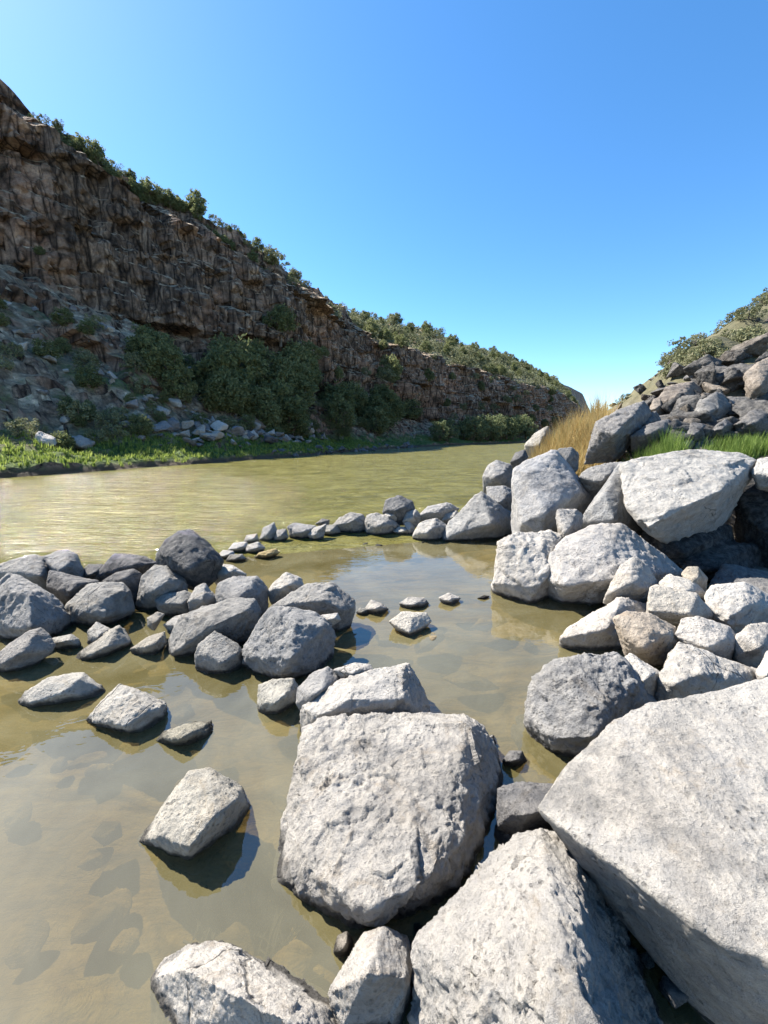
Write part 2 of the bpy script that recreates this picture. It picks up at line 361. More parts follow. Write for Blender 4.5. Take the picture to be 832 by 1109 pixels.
# ------------------------------------------------------------------ boulders
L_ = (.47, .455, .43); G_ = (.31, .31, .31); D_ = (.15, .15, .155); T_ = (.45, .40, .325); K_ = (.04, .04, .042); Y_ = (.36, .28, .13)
HALF = Vector((.5, .5, .5))
def shape_rock(me_in, vox, size, seed, rough=1.0, chip=1.0, smooth=3):
    """hull -> even remesh -> softened edges -> chipped and pitted surface"""
    ob = bpy.data.objects.new('tmp', me_in); COL.objects.link(ob)
    m = ob.modifiers.new('r', 'REMESH'); m.mode = 'VOXEL'; m.voxel_size = vox; m.adaptivity = 0
    s = ob.modifiers.new('s', 'SMOOTH'); s.iterations = smooth; s.factor = .5
    dg = bpy.context.evaluated_depsgraph_get(); dg.update()
    me = bpy.data.meshes.new_from_object(ob.evaluated_get(dg))
    bpy.data.objects.remove(ob)
    n = len(me.vertices)
    co = np.empty(n * 3, 'f'); me.vertices.foreach_get('co', co); co = co.reshape(-1, 3)
    no = np.empty(n * 3, 'f'); me.vertices.foreach_get('normal', no); no = no.reshape(-1, 3)
    out = co.copy(); so_ = Vector((seed * 3.7, seed * 1.3, seed * 2.1)); inv = 1 / size
    fr = noise.fractal; vor = noise.voronoi
    for i in range(n):
        p = Vector(co[i]); q = p * inv + so_
        d = fr(q * 1.9, 1, 2, 2) * .012
        for f_, a_ in ((2.7, .050), (6.5, .020), (15.0, .008)):
            g_ = q * f_ + Vector((f_, .7, .4)) + Vector((1, 1, 1)) * (.45 * noise.noise(q * f_ * .8))
            c = vor(g_)[1][0]; d += chip * a_ * (g_ - c).dot(noise.cell_vector(c * 13.1) - HALF) * (1.6 if noise.cell(c * 3.7) > .45 else .3)
        w = .5 + .5 * noise.noise(q * 1.7 + Vector((9, 2, 4)))
        d += rough * (fr(q * 11, .75, 2.2, 5) * .012 * (.3 + 1.4 * w))
        d -= rough * max(0, noise.noise(q * 26) - .22) * .028 * w
        out[i] = co[i] + no[i] * (d * size)
    me.vertices.foreach_set('co', out.reshape(-1)); me.polygons.foreach_set('use_smooth', [True] * len(me.polygons)); me.update()
    return me
def hull_mesh(pts):
    bm = bmesh.new()
    for p in pts: bm.verts.new(p)
    r = bmesh.ops.convex_hull(bm, input=bm.verts)
    bmesh.ops.delete(bm, geom=[g for g in set(r['geom_interior'] + r['geom_unused']) if isinstance(g, bmesh.types.BMVert) and g.is_valid], context='VERTS')
    me = bpy.data.meshes.new('rock'); bm.to_mesh(me); bm.free(); return me
CROPS = {'A': (0, 560, 4.16), 'B': (180, 560, 3.782), 'C': (0, 680, 3.467), 'D': (230, 520, 2.521), 'E': (520, 470, 5.2), 'F': (660, 470, 4.837),
         'G': (600, 590, 3.586), 'Q': (350, 620, 3.962), 'U': (560, 360, 3.059), 'X': (0, 0, 1.0)}
SEED = [0]; ROCKS = []
def R(label, crop, pts, ridge=None, z0=0.0, by=None, D=None, k=.6, tint=L_, back=.55, grp=None, name='boulder', rough=1.0, chip=1.0, sub=True, smooth=1, px_v=2.0, cat='boulder', under=.28, bm=1.8, side=.24):
    ox, oy, sc_ = CROPS[crop]; SEED[0] += 1; rnd = random.Random(SEED[0])
    ex = [p[2] if len(p) > 2 else None for p in pts]; o2 = [(ox + p[0] / sc_, oy + p[1] / sc_) for p in pts]
    xs = [p[0] for p in o2]; ys = [p[1] for p in o2]; yb = max(ys); yt = min(ys); cx = sum(xs) / len(xs); cy = sum(ys) / len(ys)
    byp = oy + by / sc_ if by is not None else yb
    if D is None: D = (HC - z0) / (-up_of(byp))
    k *= .8
    def depth(y): return D * (1 + k * (byp - y) / F)
    spx = math.sqrt((max(xs) - min(xs)) * (yb - yt)); size = spx / F * D
    # inflate the outline a little: remeshing and smoothing shrink it
    g = 1 + 2.2 / max(spx, 12) + .012
    h_ = yb - yt
    x0_ = min(xs); w_ = max(xs) - x0_
    def dd(i): x, y = o2[i]; return depth(y) + size * (ex[i] if ex[i] is not None else under * ss(.55, 1.0, (y - yt) / h_) + side * ss(.6, 1.0, (x - x0_) / w_))
    pts3 = [P(cx + (x - cx) * g, cy + (y - cy) * g, dd(i)) for i, (x, y) in enumerate(o2)]
    if ridge is None:
        w = max(xs) - min(xs); h = yb - yt; j = lambda: rnd.uniform(-.07, .07)
        ridge = [(min(xs) + w * (.38 + j()), yt + h * (.30 + j()), .12), (min(xs) + w * (.62 + j()), yt + h * (.42 + j()), .20), (min(xs) + w * (.42 + j()), yt + h * (.60 + j()), .22), (min(xs) + w * (.2 + j()), yt + h * (.6 + j()), .12)]
    else: ridge = [(ox + x / sc_, oy + y / sc_, b) for x, y, b in ridge]
    for x, y, b in ridge: pts3.append(P(x, y, depth(y) - b * bm * size))
    for i, (x, y) in enumerate(o2):
        xx = cx + (x - cx) * .96 * g; yy = cy + (y - cy) * .96 * g; pts3.append(P(xx, yy, dd(i) + .20 * size))
        xx = cx + (x - cx) * .78; yy = cy + (y - cy) * .72
        q = P(xx, yy, depth(yy) + back * size); q.z = min(q.z, P(xx, yt + (yb - yt) * .15, depth(yt)).z); pts3.append(q)
    if sub:
        for x, y in o2:
            if y > yb - (yb - yt) * .3:
                q = P(x, y, depth(y) + under * size); pts3.append(q + Vector((0, .12 * size, -.26 * size)))
    base = Vector((sum(p.x for p in pts3) / len(pts3), sum(p.y for p in pts3) / len(pts3), min(p.z for p in pts3)))
    me0 = hull_mesh([p - base for p in pts3])
    vox = max(px_v * D / F, size / 110)
    if spx < 40: vox = size / 22
    me = shape_rock(me0, vox, size, SEED[0], rough, chip, smooth)
    me.name = name
    if name == 'sunken_stone': base.z -= .07
    o = link(name, me, M_BANK if name == 'sunken_stone' else M_ROCK, loc=base); o.color = (*tint, 1); tag(o, label, cat, grp)
    ROCKS.append(o); return o

# --- foreground
R('big pale grey flat-topped boulder with a thin crack, in the centre foreground', 'X', [(297,958),(325,880),(325,815),(328,790),(345,780),(400,775),(500,775),(522,785),(535,810),(545,850),(547,880),(540,940),(520,960),(500,975),(450,1005),(400,1017),(380,1010),(340,987),(305,970)],
  [(345,795,.06),(505,790,.08),(523,850,.05),(500,905,.13),(470,950,.16),(400,985,.15),(330,940,.10),(345,860,.10),(430,860,.12)], z0=0, k=1.15, back=.6, rough=1.3, chip=1.5, bm=1.5, under=.12, side=.2)
R('hulking smooth whitish boulder filling the right edge, its underside in deep shade', 'X', [(583,876,0),(590,862,0),(615,832,0),(660,788,0),(690,768,0),(740,755,0),(832,738,0),(920,738,0),(960,900,0),(960,1120,.1),(900,1200,.2),(822,1112,.22),(765,1060,.22),(700,990,.18),(640,928,.12),(600,892,.05)],
  [(606,880,.03),(640,905,.06),(700,950,.09),(785,1020,.13),(880,1060,.14),(700,850,.09),(800,880,.12)], D=1.27, by=1060, k=1.05, back=.35, rough=.7, chip=.35, bm=1.2)
R('rough weathered boulder at the bottom edge with a pitted dark right flank', 'X', [(448,1170),(452,1020),(480,988),(540,960),(560,905),(588,898),(620,905,.10),(640,930,.2),(655,965,.26),(680,1020,.3),(725,1109,.34),(740,1170,.34)],
  [(585,902,.05),(572,980,.16),(600,1050,.24),(630,1120,.28),(480,1030,.08)], D=1.33, by=1109, k=1.0, rough=1.9, bm=1.5, side=0, chip=2.0)
R('small white stone with a brown stained top wedged below the centre boulder', 'X', [(358,1075),(380,1042),(395,1012),(415,1004),(440,1015),(450,1045),(446,1080),(425,1140),(360,1140)],
  [(385,1060,.10),(420,1030,.05),(398,1055,.2),(440,1060,.08)], D=1.45, by=1109, k=.7, tint=(0.593,0.570,0.536))
R('low rounded pale boulder in the bottom left corner of the rocks', 'X', [(166,1060),(175,1045),(210,1022),(240,1020),(280,1045),(330,1065),(370,1085),(395,1115),(380,1170),(165,1170)],
  [(200,1050,.12),(260,1080,.2),(320,1110,.2)], z0=0, by=1140, k=.8, tint=(0.570,0.547,0.513), rough=.8)
R('lone pale block in the open water, sunlit on top and black on its right', 'X', [(150,912),(180,870),(205,835),(225,831),(262,852),(270,875),(258,893),(205,940),(185,935)],
  [(225,838,.03),(256,866,.04),(232,884,.14),(205,918,.13),(172,905,.08)], z0=0, k=.75, tint=(0.524,0.502,0.445))
R('pale craggy boulder just behind the big centre boulder', 'X', [(327,792),(328,765),(345,752),(370,736),(400,727),(440,720),(455,740),(468,778),(465,800),(340,800)],
  [(437,724,.02),(437,757,.10),(378,757,.14),(345,775,.1)], D=2.85, by=790, k=.9)
R('small mottled grey stone on the left corner of the centre boulder', 'X', [(326,800),(332,790),(345,792),(352,802),(345,815),(328,816)], D=2.52, k=.9, tint=G_, sub=False, bm=.8)
R('blocky light grey stone left of the craggy boulder, half leaning on it', 'B', [(535,760),(540,700),(600,640),(660,615),(720,655),(705,690),(640,740),(570,812)], k=.8, D=3.0, tint=G_)
R('white flattish stone on top between the craggy boulder and the grey one', 'B', [(690,625),(770,598),(832,605),(850,630),(800,665),(720,655)], k=1, D=3.15)
R('small knobbly pale rock standing in the water left of the craggy boulder', 'B', [(375,740),(380,690),(430,670),(520,665),(538,700),(530,760),(470,812),(400,825),(380,790)], k=.7, rough=1.8, tint=(0.456,0.445,0.399))
R('dark rough grey boulder right of the pool, standing before the huge whitish one', 'X', [(569,775),(573,740),(600,715),(640,708),(668,708),(690,730),(712,768),(700,785),(655,825),(620,860),(597,852),(585,815)],
  [(600,725,.06),(655,760,.12),(640,800,.16),(600,800,.1),(690,740,.04)], D=2.75, by=850, k=.55, tint=(0.331,0.336,0.342), rough=1.6)
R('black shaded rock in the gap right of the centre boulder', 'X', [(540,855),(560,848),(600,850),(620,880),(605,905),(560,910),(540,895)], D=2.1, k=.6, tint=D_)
R('small dark stone breaking the water between centre boulder and rough grey boulder', 'X', [(545,824),(552,814),(565,814),(570,824),(560,832),(548,831)], z0=0, k=.6, tint=D_, name='stone', cat='stone')
R('tiny crusty dark stone at the lower left foot of the centre boulder', 'X', [(362,1030),(366,1014),(376,1010),(382,1020),(378,1038),(366,1042)], z0=0, k=.5, tint=(0.285,0.262,0.228), rough=2, name='stone', cat='stone')
R('tan stone sunk in the gap under the huge whitish boulder', 'X', [(655,985),(668,975),(690,1000),(712,1022),(700,1035),(675,1015)], D=2.2, k=.6, tint=T_, name='stone', cat='stone')
R('pale stone at the bottom edge under the huge whitish boulder', 'X', [(735,1100),(740,1085),(765,1090),(795,1115),(790,1150),(738,1150)], D=1.7, by=1109, k=.6, name='stone', cat='stone')
R('rubble block coloured dark as shade in the cleft beside the pitted boulder', 'X', [(672,1012),(700,1005),(745,1045),(760,1100),(720,1110),(690,1060)], D=2.1, k=.4, tint=D_)  # dark tint paints the shade below the huge boulder
R('flat rock coloured dark as shade lying deeper in the cleft', 'X', [(640,950),(665,945),(700,990),(690,1020),(655,990)], D=2.3, k=.4, tint=D_)  # cleft shade painted into the tint here too

# --- left cluster (crop A and B)
c = dict(k=.55)
R('pale slab at the left edge, topmost of the heap beside the river', 'A', [(-60,250),(0,212),(60,195),(150,168),(190,180),(215,225),(228,290),(170,300),(90,290),(-40,300)], [(140,185,.03),(100,250,.1),(180,265,.12)], D=5.4, tint=(0.347,0.337,0.319), **c)
R('rough rounded grey rock second from the left at the river side of the heap', 'A', [(195,180),(265,152),(300,148),(345,170),(372,230),(368,285),(300,300),(235,250)], D=5.5, tint=(0.274,0.274,0.274), **c)
R('large rock at the left edge, left half textured and sunlit, right half smooth and dark', 'A', [(-70,360),(0,290),(40,250),(100,275),(190,320),(265,375),(312,440),(302,495),(200,522),(60,547),(-60,545)], [(95,290,.05),(132,350,.2),(140,500,.22),(40,500,.15),(30,330,.12)], z0=0.02, k=.5, tint=(0.292,0.292,0.292), rough=1.4)
R('dark slanted slab wedged in the middle of the left heap', 'A', [(225,240),(300,270),(380,290),(440,290),(400,320),(310,395),(280,405),(215,310)], D=5.0, tint=D_, **c)
R('small dark rock at the river side behind the slanted slab', 'A', [(372,240),(400,215),(460,215),(468,240),(430,270),(372,285)], D=5.7, tint=D_, **c)
R('wide dark rock with a sunlit crest behind the left heap', 'A', [(420,268),(490,200),(520,168),(580,170),(650,178),(708,208),(660,255),(600,260),(470,285)], [(520,190,.05),(600,215,.2)], D=5.6, tint=(0.129,0.129,0.137), **c)
R('black rock with a thin pale top edge behind the mid heap boulder', 'A', [(460,290),(530,250),(600,235),(638,255),(652,330),(615,400),(560,330),(480,310)], [(600,250,.02),(560,275,.12)], D=5.1, tint=(0.122,0.122,0.125), **c)
R('boulder mid left heap with a square bright patch on its dark right face', 'A', [(290,450),(300,390),(370,330),(400,305),(470,295),(550,300),(585,340),(605,420),(520,462),(400,485),(310,487)], [(400,330,.1),(470,365,.22),(472,450,.2),(380,430,.2),(560,330,.05)], z0=.03, k=.55, tint=(0.283,0.283,0.274), rough=1.4)
R('grey lumpy rock right of the black one in the left heap', 'A', [(615,390),(650,330),(640,270),(700,215),(750,225),(835,285),(838,340),(800,390),(690,405),(630,412)], D=4.95, tint=(0.301,0.301,0.292), rough=1.3, **c)
R('low drum-like stone with dark right end in the left heap', 'A', [(703,375),(740,350),(832,335),(872,350),(862,430),(780,437),(715,412)], [(760,345,.05),(740,390,.12),(820,390,.16)], D=4.8, tint=(0.274,0.274,0.264), **c)
R('leaf-shaped grey slab leaning at the left edge above the water', 'A', [(-40,650),(0,610),(80,550),(130,515),(180,500),(220,530),(242,580),(230,602),(100,670),(20,700),(-40,700)], [(150,530,.05),(100,610,.1),(10,660,.08)], z0=.05, k=.7, tint=(0.301,0.292,0.283), rough=.8, back=.3)
R('thin pale stone right of the leaf-shaped slab', 'A', [(235,547),(320,530),(350,550),(358,575),(250,588),(238,570)], z0=.05, k=.9, tint=(0.401,0.392,0.365), name='stone', cat='stone')
R('small pale wedge between the pointed slab and the mid heap boulder', 'A', [(398,515),(435,475),(495,505),(485,545),(400,582)], z0=0, k=.6, tint=(0.401,0.392,0.365), name='stone', cat='stone')
R('long pointed slab in shallow water, bright top and dark right end', 'A', [(280,692),(310,640),(380,600),(450,570),(500,510),(535,488),(572,530),(592,568),(480,615),(400,665)], [(520,510,.03),(480,585,.12),(390,630,.06)], z0=0, by=640, k=.8, tint=(0.410,0.392,0.347), back=.3)
R('small blocky stone in the shallows right of the pointed slab', 'A', [(590,595),(670,540),(740,518),(748,562),(700,632),(620,632)], z0=0, k=.7, tint=(0.383,0.355,0.301), rough=1.4, name='stone', cat='stone')
R('tiny leaning stone in the dark gap below the drum-like stone', 'A', [(665,455),(710,430),(738,440),(690,502),(668,490)], D=4.3, k=.6, tint=(0.365,0.347,0.310), name='stone', cat='stone')
R('pale low rock tucked left of the long ridge-backed boulder', 'A', [(740,485),(790,450),(850,435),(850,500),(800,520),(765,520)], D=4.3, k=.7, tint=L_, name='stone', cat='stone')
R('big dark rounded boulder, highest of the left heap', 'B', [(-42,175),(-38,150),(0,95),(60,60),(95,55),(120,68),(190,130),(226,180),(195,215),(120,268),(60,250),(0,225),(-30,200)], [(60,75,.04),(100,100,.12),(90,220,.2),(10,160,.14),(170,170,.12)], D=5.2, k=.45, tint=(0.087,0.091,0.099), rough=.8)
R('pale half-hidden stone right of the big dark boulder', 'B', [(180,235),(210,195),(270,198),(325,235),(300,258),(200,262)], D=5.6, tint=L_, **c)
R('squat grey boulder above the ridge-backed one', 'B', [(205,320),(215,275),(260,250),(370,243),(412,290),(412,370),(380,395),(200,360)], D=4.7, k=.6, tint=(0.301,0.301,0.301), rough=1.3)
R('small bright stone between the dark boulder and the squat grey one', 'B', [(92,345),(120,290),(155,272),(207,332),(185,370),(100,380)], D=4.7, k=.55, tint=L_, name='stone', cat='stone')
R('long ridge-backed boulder in the middle of the left heap', 'B', [(-5,583),(0,540),(40,440),(70,400),(180,370),(270,335),(360,338),(387,390),(372,450),(330,505),(300,530),(130,590)], [(70,410,.05),(160,400,.14),(200,440,.2),(30,560,.08),(330,380,.1)], D=4.05, by=560, k=.6, tint=(0.329,0.324,0.310), rough=1.2)
R('five-sided grey rock in front of the ridge-backed boulder', 'B', [(120,570),(140,520),(200,470),(290,520),(313,555),(300,622),(240,652),(150,657),(125,620)], [(200,500,.06),(170,560,.12),(230,600,.16),(290,560,.06)], z0=0, k=.5, tint=(0.329,0.324,0.310), rough=1.2)
R('large craggy boulder at the right end of the left heap, lit left and dark right', 'B', [(308,575),(340,500),(400,410),(430,380),(520,372),(610,398),(672,430),(687,490),(668,610),(600,657),(480,667),(350,628),(310,605)], [(500,395,.05),(530,430,.17),(512,580,.27),(470,640,.15),(340,570,.08),(650,450,.06)], z0=0, k=.5, tint=(0.274,0.278,0.283), rough=1.8)
R('rough pale rock rising behind the large craggy boulder', 'B', [(418,305),(440,270),(490,230),(550,250),(562,285),(500,335),(430,345)], D=4.9, k=.6, tint=L_, rough=1.5)
R('broad grey rock at the pool edge right of the heap', 'B', [(425,375),(520,310),(580,275),(680,273),(762,335),(773,370),(755,412),(700,450),(600,440),(500,400)], [(590,300,.06),(650,340,.16),(720,380,.08),(520,350,.08)], D=4.35, by=430, k=.6, tint=(0.337,0.332,0.319), rough=1.5)
R('small white stone between the broad rock and the craggy boulder', 'B', [(640,402),(700,396),(712,420),(680,438),(650,425)], D=4.0, k=.6, tint=L_, name='stone', cat='stone')
R('yellowish slab just under the water before the five-sided rock', 'B', [(60,705),(130,668),(205,702),(208,722),(100,768)], D=3.9, k=1.1, by=768, tint=Y_, back=.15, sub=False)
R('low white rock like a bent bar in the shallow water at left', 'C', [(70,275),(100,240),(180,190),(250,175),(310,168),(350,200),(388,235),(370,262),(250,268),(150,305),(90,328)], [(180,210,.08),(300,190,.08),(240,245,.1),(120,280,.06)], z0=0, by=310, k=.9, tint=(0.456,0.443,0.410), rough=1.6, back=.3)
R('jagged white crag in the water with a black hollow on its right', 'C', [(325,345),(380,280),(450,213),(520,238),(560,275),(622,280),(622,350),(600,392),(480,402),(430,397)], [(450,235,.06),(530,290,.12),(470,370,.15),(600,300,.05),(380,330,.06)], z0=0, k=.8, tint=(0.438,0.424,0.392), rough=2.2, back=.35)
R('low crusty rock barely above the water right of the jagged crag', 'C', [(585,430),(620,390),(700,360),(790,350),(798,400),(750,442),(640,452)], z0=0, k=1.1, tint=(0.329,0.310,0.246), rough=2.2, back=.2)

# --- stones in the pool (crop Q)
R('small dark stone left of the pool stones', 'Q', [(145,172),(160,152),(188,160),(195,180),(160,184)], z0=0, k=.7, tint=(.3,.3,.28), name='stone', cat='stone', grp=None)
R('white-topped stone beside the small dark one in the pool', 'Q', [(178,162),(208,120),(250,135),(277,157),(245,182),(195,182)], z0=0, k=.7, tint=L_, name='stone', cat='stone')
R('flat white oval stone in the middle of the pool', 'Q', [(332,132),(370,108),(430,110),(450,130),(440,148),(350,157)], z0=0, k=.9, tint=L_, name='stone', cat='stone')
R('pointed white stone, nearest of those in the pool', 'Q', [(285,212),(340,170),(440,175),(462,210),(380,282),(335,245)], [(380,190,.08),(370,260,.1)], z0=0, k=.9, tint=(.5,.48,.43), name='stone', cat='stone')
R('small pale stone with a black side right in the pool', 'Q', [(500,108),(540,90),(587,110),(560,138),(518,138)], z0=0, k=.7, tint=L_, name='stone', cat='stone')
R('flat black stone just breaking the pool surface', 'Q', [(665,110),(690,99),(712,102),(700,113),(672,115)], z0=0, k=1, tint=K_, name='stone', cat='stone')
for i, (lab, pp) in enumerate([('wide sunken stone in the pool below the broad grey rock', [(45,295),(90,240),(160,215),(205,235),(190,275),(100,300)]),
        ('sunken flat stone between the white pool stones', [(225,250),(270,230),(320,260),(325,295),(250,290)]),
        ('sunken brownish stone right of the pointed white stone', [(395,290),(440,235),(510,225),(520,260),(460,310),(400,320)]),
        ('long sunken slab in the middle of the pool', [(515,425),(600,395),(700,430),(760,470),(650,480),(560,450)]),
        ('sunken stone near the right side of the pool', [(640,215),(680,170),(760,165),(790,190),(700,230)])]):
    R(lab, 'Q', pp, D=(HC + .03) / (-up_of(620 + max(y for x, y in pp) / 3.962)), k=1.5, tint=T_, back=.1, sub=False, name='sunken_stone', cat='stone', smooth=4)
R('sunken rounded stone at left in the murky foreground water', 'X', [(98,895),(110,880),(128,880),(130,895),(112,905)], z0=-.05, k=1, tint=Y_, sub=False, back=.2, name='sunken_stone', cat='stone')
R('flat brown stone under the water right of the lone block', 'X', [(243,920),(255,912),(290,912),(294,922),(270,930),(248,928)], z0=-.01, k=1, tint=T_, sub=False, back=.2, name='sunken_stone', cat='stone')

# --- stone dam (crop D)
dam = [('low pale stone at the near left end of the dam', [(15,208),(30,192),(55,195),(60,208),(30,215)], L_),
 ('second pale stone from the left end of the dam', [(45,190),(60,172),(92,170),(98,186),(70,198)], L_),
 ('dark flat stone low at the left end of the dam', [(40,220),(50,205),(80,203),(90,215),(65,224)], (.25,.24,.22)),
 ('small grey stone atop the left part of the dam', [(88,170),(95,152),(120,148),(125,165),(105,172)], (.36,.35,.33)),
 ('pale stones-edge block left of the upright dam stone', [(90,200),(98,178),(125,170),(142,185),(130,200)], L_),
 ('upright pointed grey stone on the left part of the dam', [(130,162),(140,132),(168,118),(176,140),(165,166),(138,168)], (.33,.33,.33)),
 ('tan stone leaning right of the upright one on the dam', [(168,165),(178,138),(200,135),(206,155),(190,168)], (.36,.35,.33)),
 ('sunken tan stone along the pool side of the dam', [(115,215),(130,198),(170,188),(182,198),(150,214)], Y_),
 ('wide dark stone with pale top midway along the dam', [(208,128),(225,118),(280,125),(287,150),(240,162),(212,152)], (.27,.27,.27)),
 ('small dark stone on the river side midway along the dam', [(285,118),(300,106),(318,110),(316,122),(292,122)], (.2,.2,.2)),
 ('pale wedge pointing to the pool midway along the dam', [(270,165),(262,148),(280,130),(310,122),(300,160)], (.40,.39,.37)),
 ('grey flat stone right of the pale wedge on the dam', [(298,145),(310,125),(340,122),(348,142),(325,152)], (.33,.33,.31)),
 ('hump-backed grey stone on the right part of the dam', [(332,122),(350,104),(380,90),(410,95),(426,125),(402,137),(345,134)], (.36,.355,.34)),
 ('round pale grey boulder on the right part of the dam', [(418,112),(425,97),(445,90),(482,100),(510,125),(485,148),(435,152),(422,138)], (.40,.395,.38)),
 ('black boulder sticking up over the right part of the dam', [(467,88),(475,55),(510,44),(545,58),(552,82),(530,110),(480,105)], (.12,.125,.135)),
 ('pale block right under the black dam boulder', [(522,112),(530,90),(555,82),(570,100),(562,120),(540,124)], (.38,.375,.36)),
 ('small pale stone between the round boulder and the black one', [(468,100),(480,86),(505,84),(510,102),(490,108)], L_),
 ('low stone at the pool edge right of the round dam boulder', [(498,140),(512,128),(540,130),(545,145),(520,150)], (.42,.41,.38)),
 ('thin pale splinter at the pool edge of the dam', [(538,150),(526,120),(540,112),(552,130),(552,148)], L_),
 ('broad whitish rock left of the big pyramid boulder', [(550,152),(565,118),(610,104),(645,128),(625,160),(590,168),(560,158)], (.44,.43,.41)),
 ('grey rock on the river side left of the pyramid boulder', [(565,98),(590,72),(640,62),(672,78),(650,104),(600,108)], (.33,.33,.33)),
 ('small grey block touching the pyramid boulder', [(628,110),(638,92),(665,85),(680,95),(655,118)], (.36,.355,.34))]
for lab, pp, ti in dam:
    big = max(x for x, y in pp) - min(x for x, y in pp) > 60
    R(lab, 'D', pp, z0=0 if big or min(y for x, y in pp) > 115 else None or .0, by=max(max(y for x, y in pp), 150 if min(x for x, y in pp) > 190 else 0), k=.5, tint=ti, name='dam_stone', cat='stone', px_v=1.5, rough=1.2)
R('pyramid-shaped boulder at the right end of the dam, bright left face', 'D', [(622,167),(650,112),(710,50),(735,32),(780,65),(820,95),(828,132),(802,158),(720,165),(630,168)], [(755,60,.03),(700,110,.10),(655,150,.08),(760,120,.16),(640,160,.03)], z0=0, k=.4, tint=(.42,.42,.41), rough=.8)
for lab, pp in [('pale ribbed stone at the river edge right of the dam', [(20,240),(45,180),(95,150),(170,175),(192,230),(185,300),(80,310),(25,300)]),
                ('grey slab below the ribbed stone at the river edge', [(40,300),(130,295),(195,320),(195,445),(150,435),(45,375)])]:
    R(lab, 'E', pp, D=9.8 if '20' in str(pp[0]) else 9.0, k=.5, tint=(.36,.36,.36))
R('small dark rock on top beside the upright slab boulder', 'E', [(175,155),(200,110),(250,92),(268,130),(245,170),(200,180)], D=9.6, k=.5, tint=D_)

# --- right bank heap
R('tall upright slab boulder with a smooth grey face at the head of the pool', 'E', [(185,260),(200,195),(250,160),(400,100),(432,95),(500,180),(580,290),(632,340),(642,385),(570,445),(440,525),(340,592),(272,602),(215,562),(200,450)],
  [(430,120,.02),(565,325,.09),(450,372,.16),(372,445,.2),(338,575,.08),(260,250,.1),(230,500,.08)], D=7.0, by=600, k=.4, tint=(0.422,0.427,0.439), rough=.7, chip=.6)
R('small dark rough rock leaning behind the upright slab boulder', 'E', [(425,110),(450,85),(515,78),(552,110),(548,190),(500,190)], D=7.6, k=.4, tint=(0.228,0.228,0.228), rough=1.5)
R('wide rough dark rock at the grass edge behind the slanting grey slab', 'E', [(565,240),(600,200),(700,170),(800,160),(820,220),(700,320),(620,300)], D=7.2, k=.5, tint=(0.274,0.274,0.274), rough=2)
R('slanting smooth grey slab against the left side of the great overhanging boulder', 'E', [(555,500),(600,430),(690,310),(780,170),(870,150),(960,300),(970,480),(832,540),(760,530),(600,560)], [(830,180,.03),(700,340,.1),(760,480,.12)], D=6.2, by=540, k=.5, tint=(0.342,0.353,0.365), rough=.6, chip=.5)
R('small pitted knob between upright slab and slanting slab', 'E', [(432,475),(440,428),(540,428),(578,462),(570,530),(560,600),(470,640),(450,560)], D=5.9, by=600, k=.4, tint=(0.433,0.422,0.410), rough=2)
R('great overhanging boulder with a lit top plane and black hollow below', 'X', [(673,503,0),(690,497,0),(755,488,0),(800,491,0),(819,499,0),(814,516,.12),(796,534,.4),(788,560,.8),(765,592,1.0),(725,590,.6),(705,580,.2),(688,562,.06),(678,545,0)],
  [(702,572,.03),(724,551,.12),(755,543,.16),(781,532,.17),(792,519,.12),(690,510,.02),(700,560,.02)], D=5.6, by=560, k=1.3, tint=(0.479,0.473,0.456), rough=.9, back=.9, sub=False)
R('pale flat block at the right edge level with the overhanging boulder', 'X', [(816,512),(822,497),(880,490),(920,500),(920,535),(822,529)], D=6.0, k=.8, tint=(0.456,0.456,0.445), sub=False)
R('mass under the overhang at the right edge, coloured black as shade', 'X', [(800,540),(830,520),(920,520),(930,650),(850,650),(810,625)], D=6.6, by=640, k=.3, tint=K_, back=.6)  # black tint stands in for the deep shade of the hollow
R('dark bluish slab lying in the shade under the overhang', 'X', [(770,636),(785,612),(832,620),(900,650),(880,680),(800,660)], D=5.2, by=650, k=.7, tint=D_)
R('rock coloured black as shade deep in the hollow below the overhanging boulder', 'X', [(725,600),(770,585),(820,590),(830,625),(780,640),(735,625)], D=6.1, by=640, k=.3, tint=K_)  # shade of the hollow put into the rock colour
R('broken block coloured black as shade under the left part of the overhanging boulder', 'X', [(690,600),(700,570),(740,560),(790,570),(800,610),(750,625),(700,620)], D=6.2, by=640, k=.3, tint=K_)  # tinted black to paint the shade beneath the overhang
R('big knobbly whitish boulder at the right side of the pool', 'E', [(78,842),(100,770),(125,660),(108,612),(200,563),(260,590),(330,590),(400,555),(462,570),(470,700),(440,850),(420,930),(290,955),(180,925),(100,872)],
  [(150,620,.06),(350,640,.10),(390,790,.17),(310,880,.12),(130,840,.05),(290,945,.03)], z0=0, k=.55, tint=(0.570,0.547,0.513), rough=1.5)
R('long whale-backed boulder with a shaded underside right of the pool', 'X', [(590,625),(597,600),(612,585),(640,570),(672,568),(700,588),(722,605),(738,618),(733,628),(705,640),(660,652),(615,652),(600,640)],
  [(625,590,.05),(665,580,.06),(612,634,.12),(662,628,.16),(700,622,.1),(650,600,.12)], D=5.1, by=650, k=.6, tint=(0.502,0.490,0.479), rough=1.1)
R('upright cracked pale stone in front of the whale-backed boulder', 'G', [(203,195),(260,80),(310,50),(360,80),(402,150),(370,225),(310,215),(250,212)], [(340,85,.04),(300,150,.16),(350,170,.08),(230,180,.04)], D=4.5, k=.6, tint=(0.524,0.502,0.467), rough=1.4)
R('small rounded tan stone with a pale cap below the hollow', 'G', [(498,115),(520,88),(560,88),(595,130),(590,180),(560,185)], D=4.7, k=.6, tint=T_, name='stone', cat='stone')
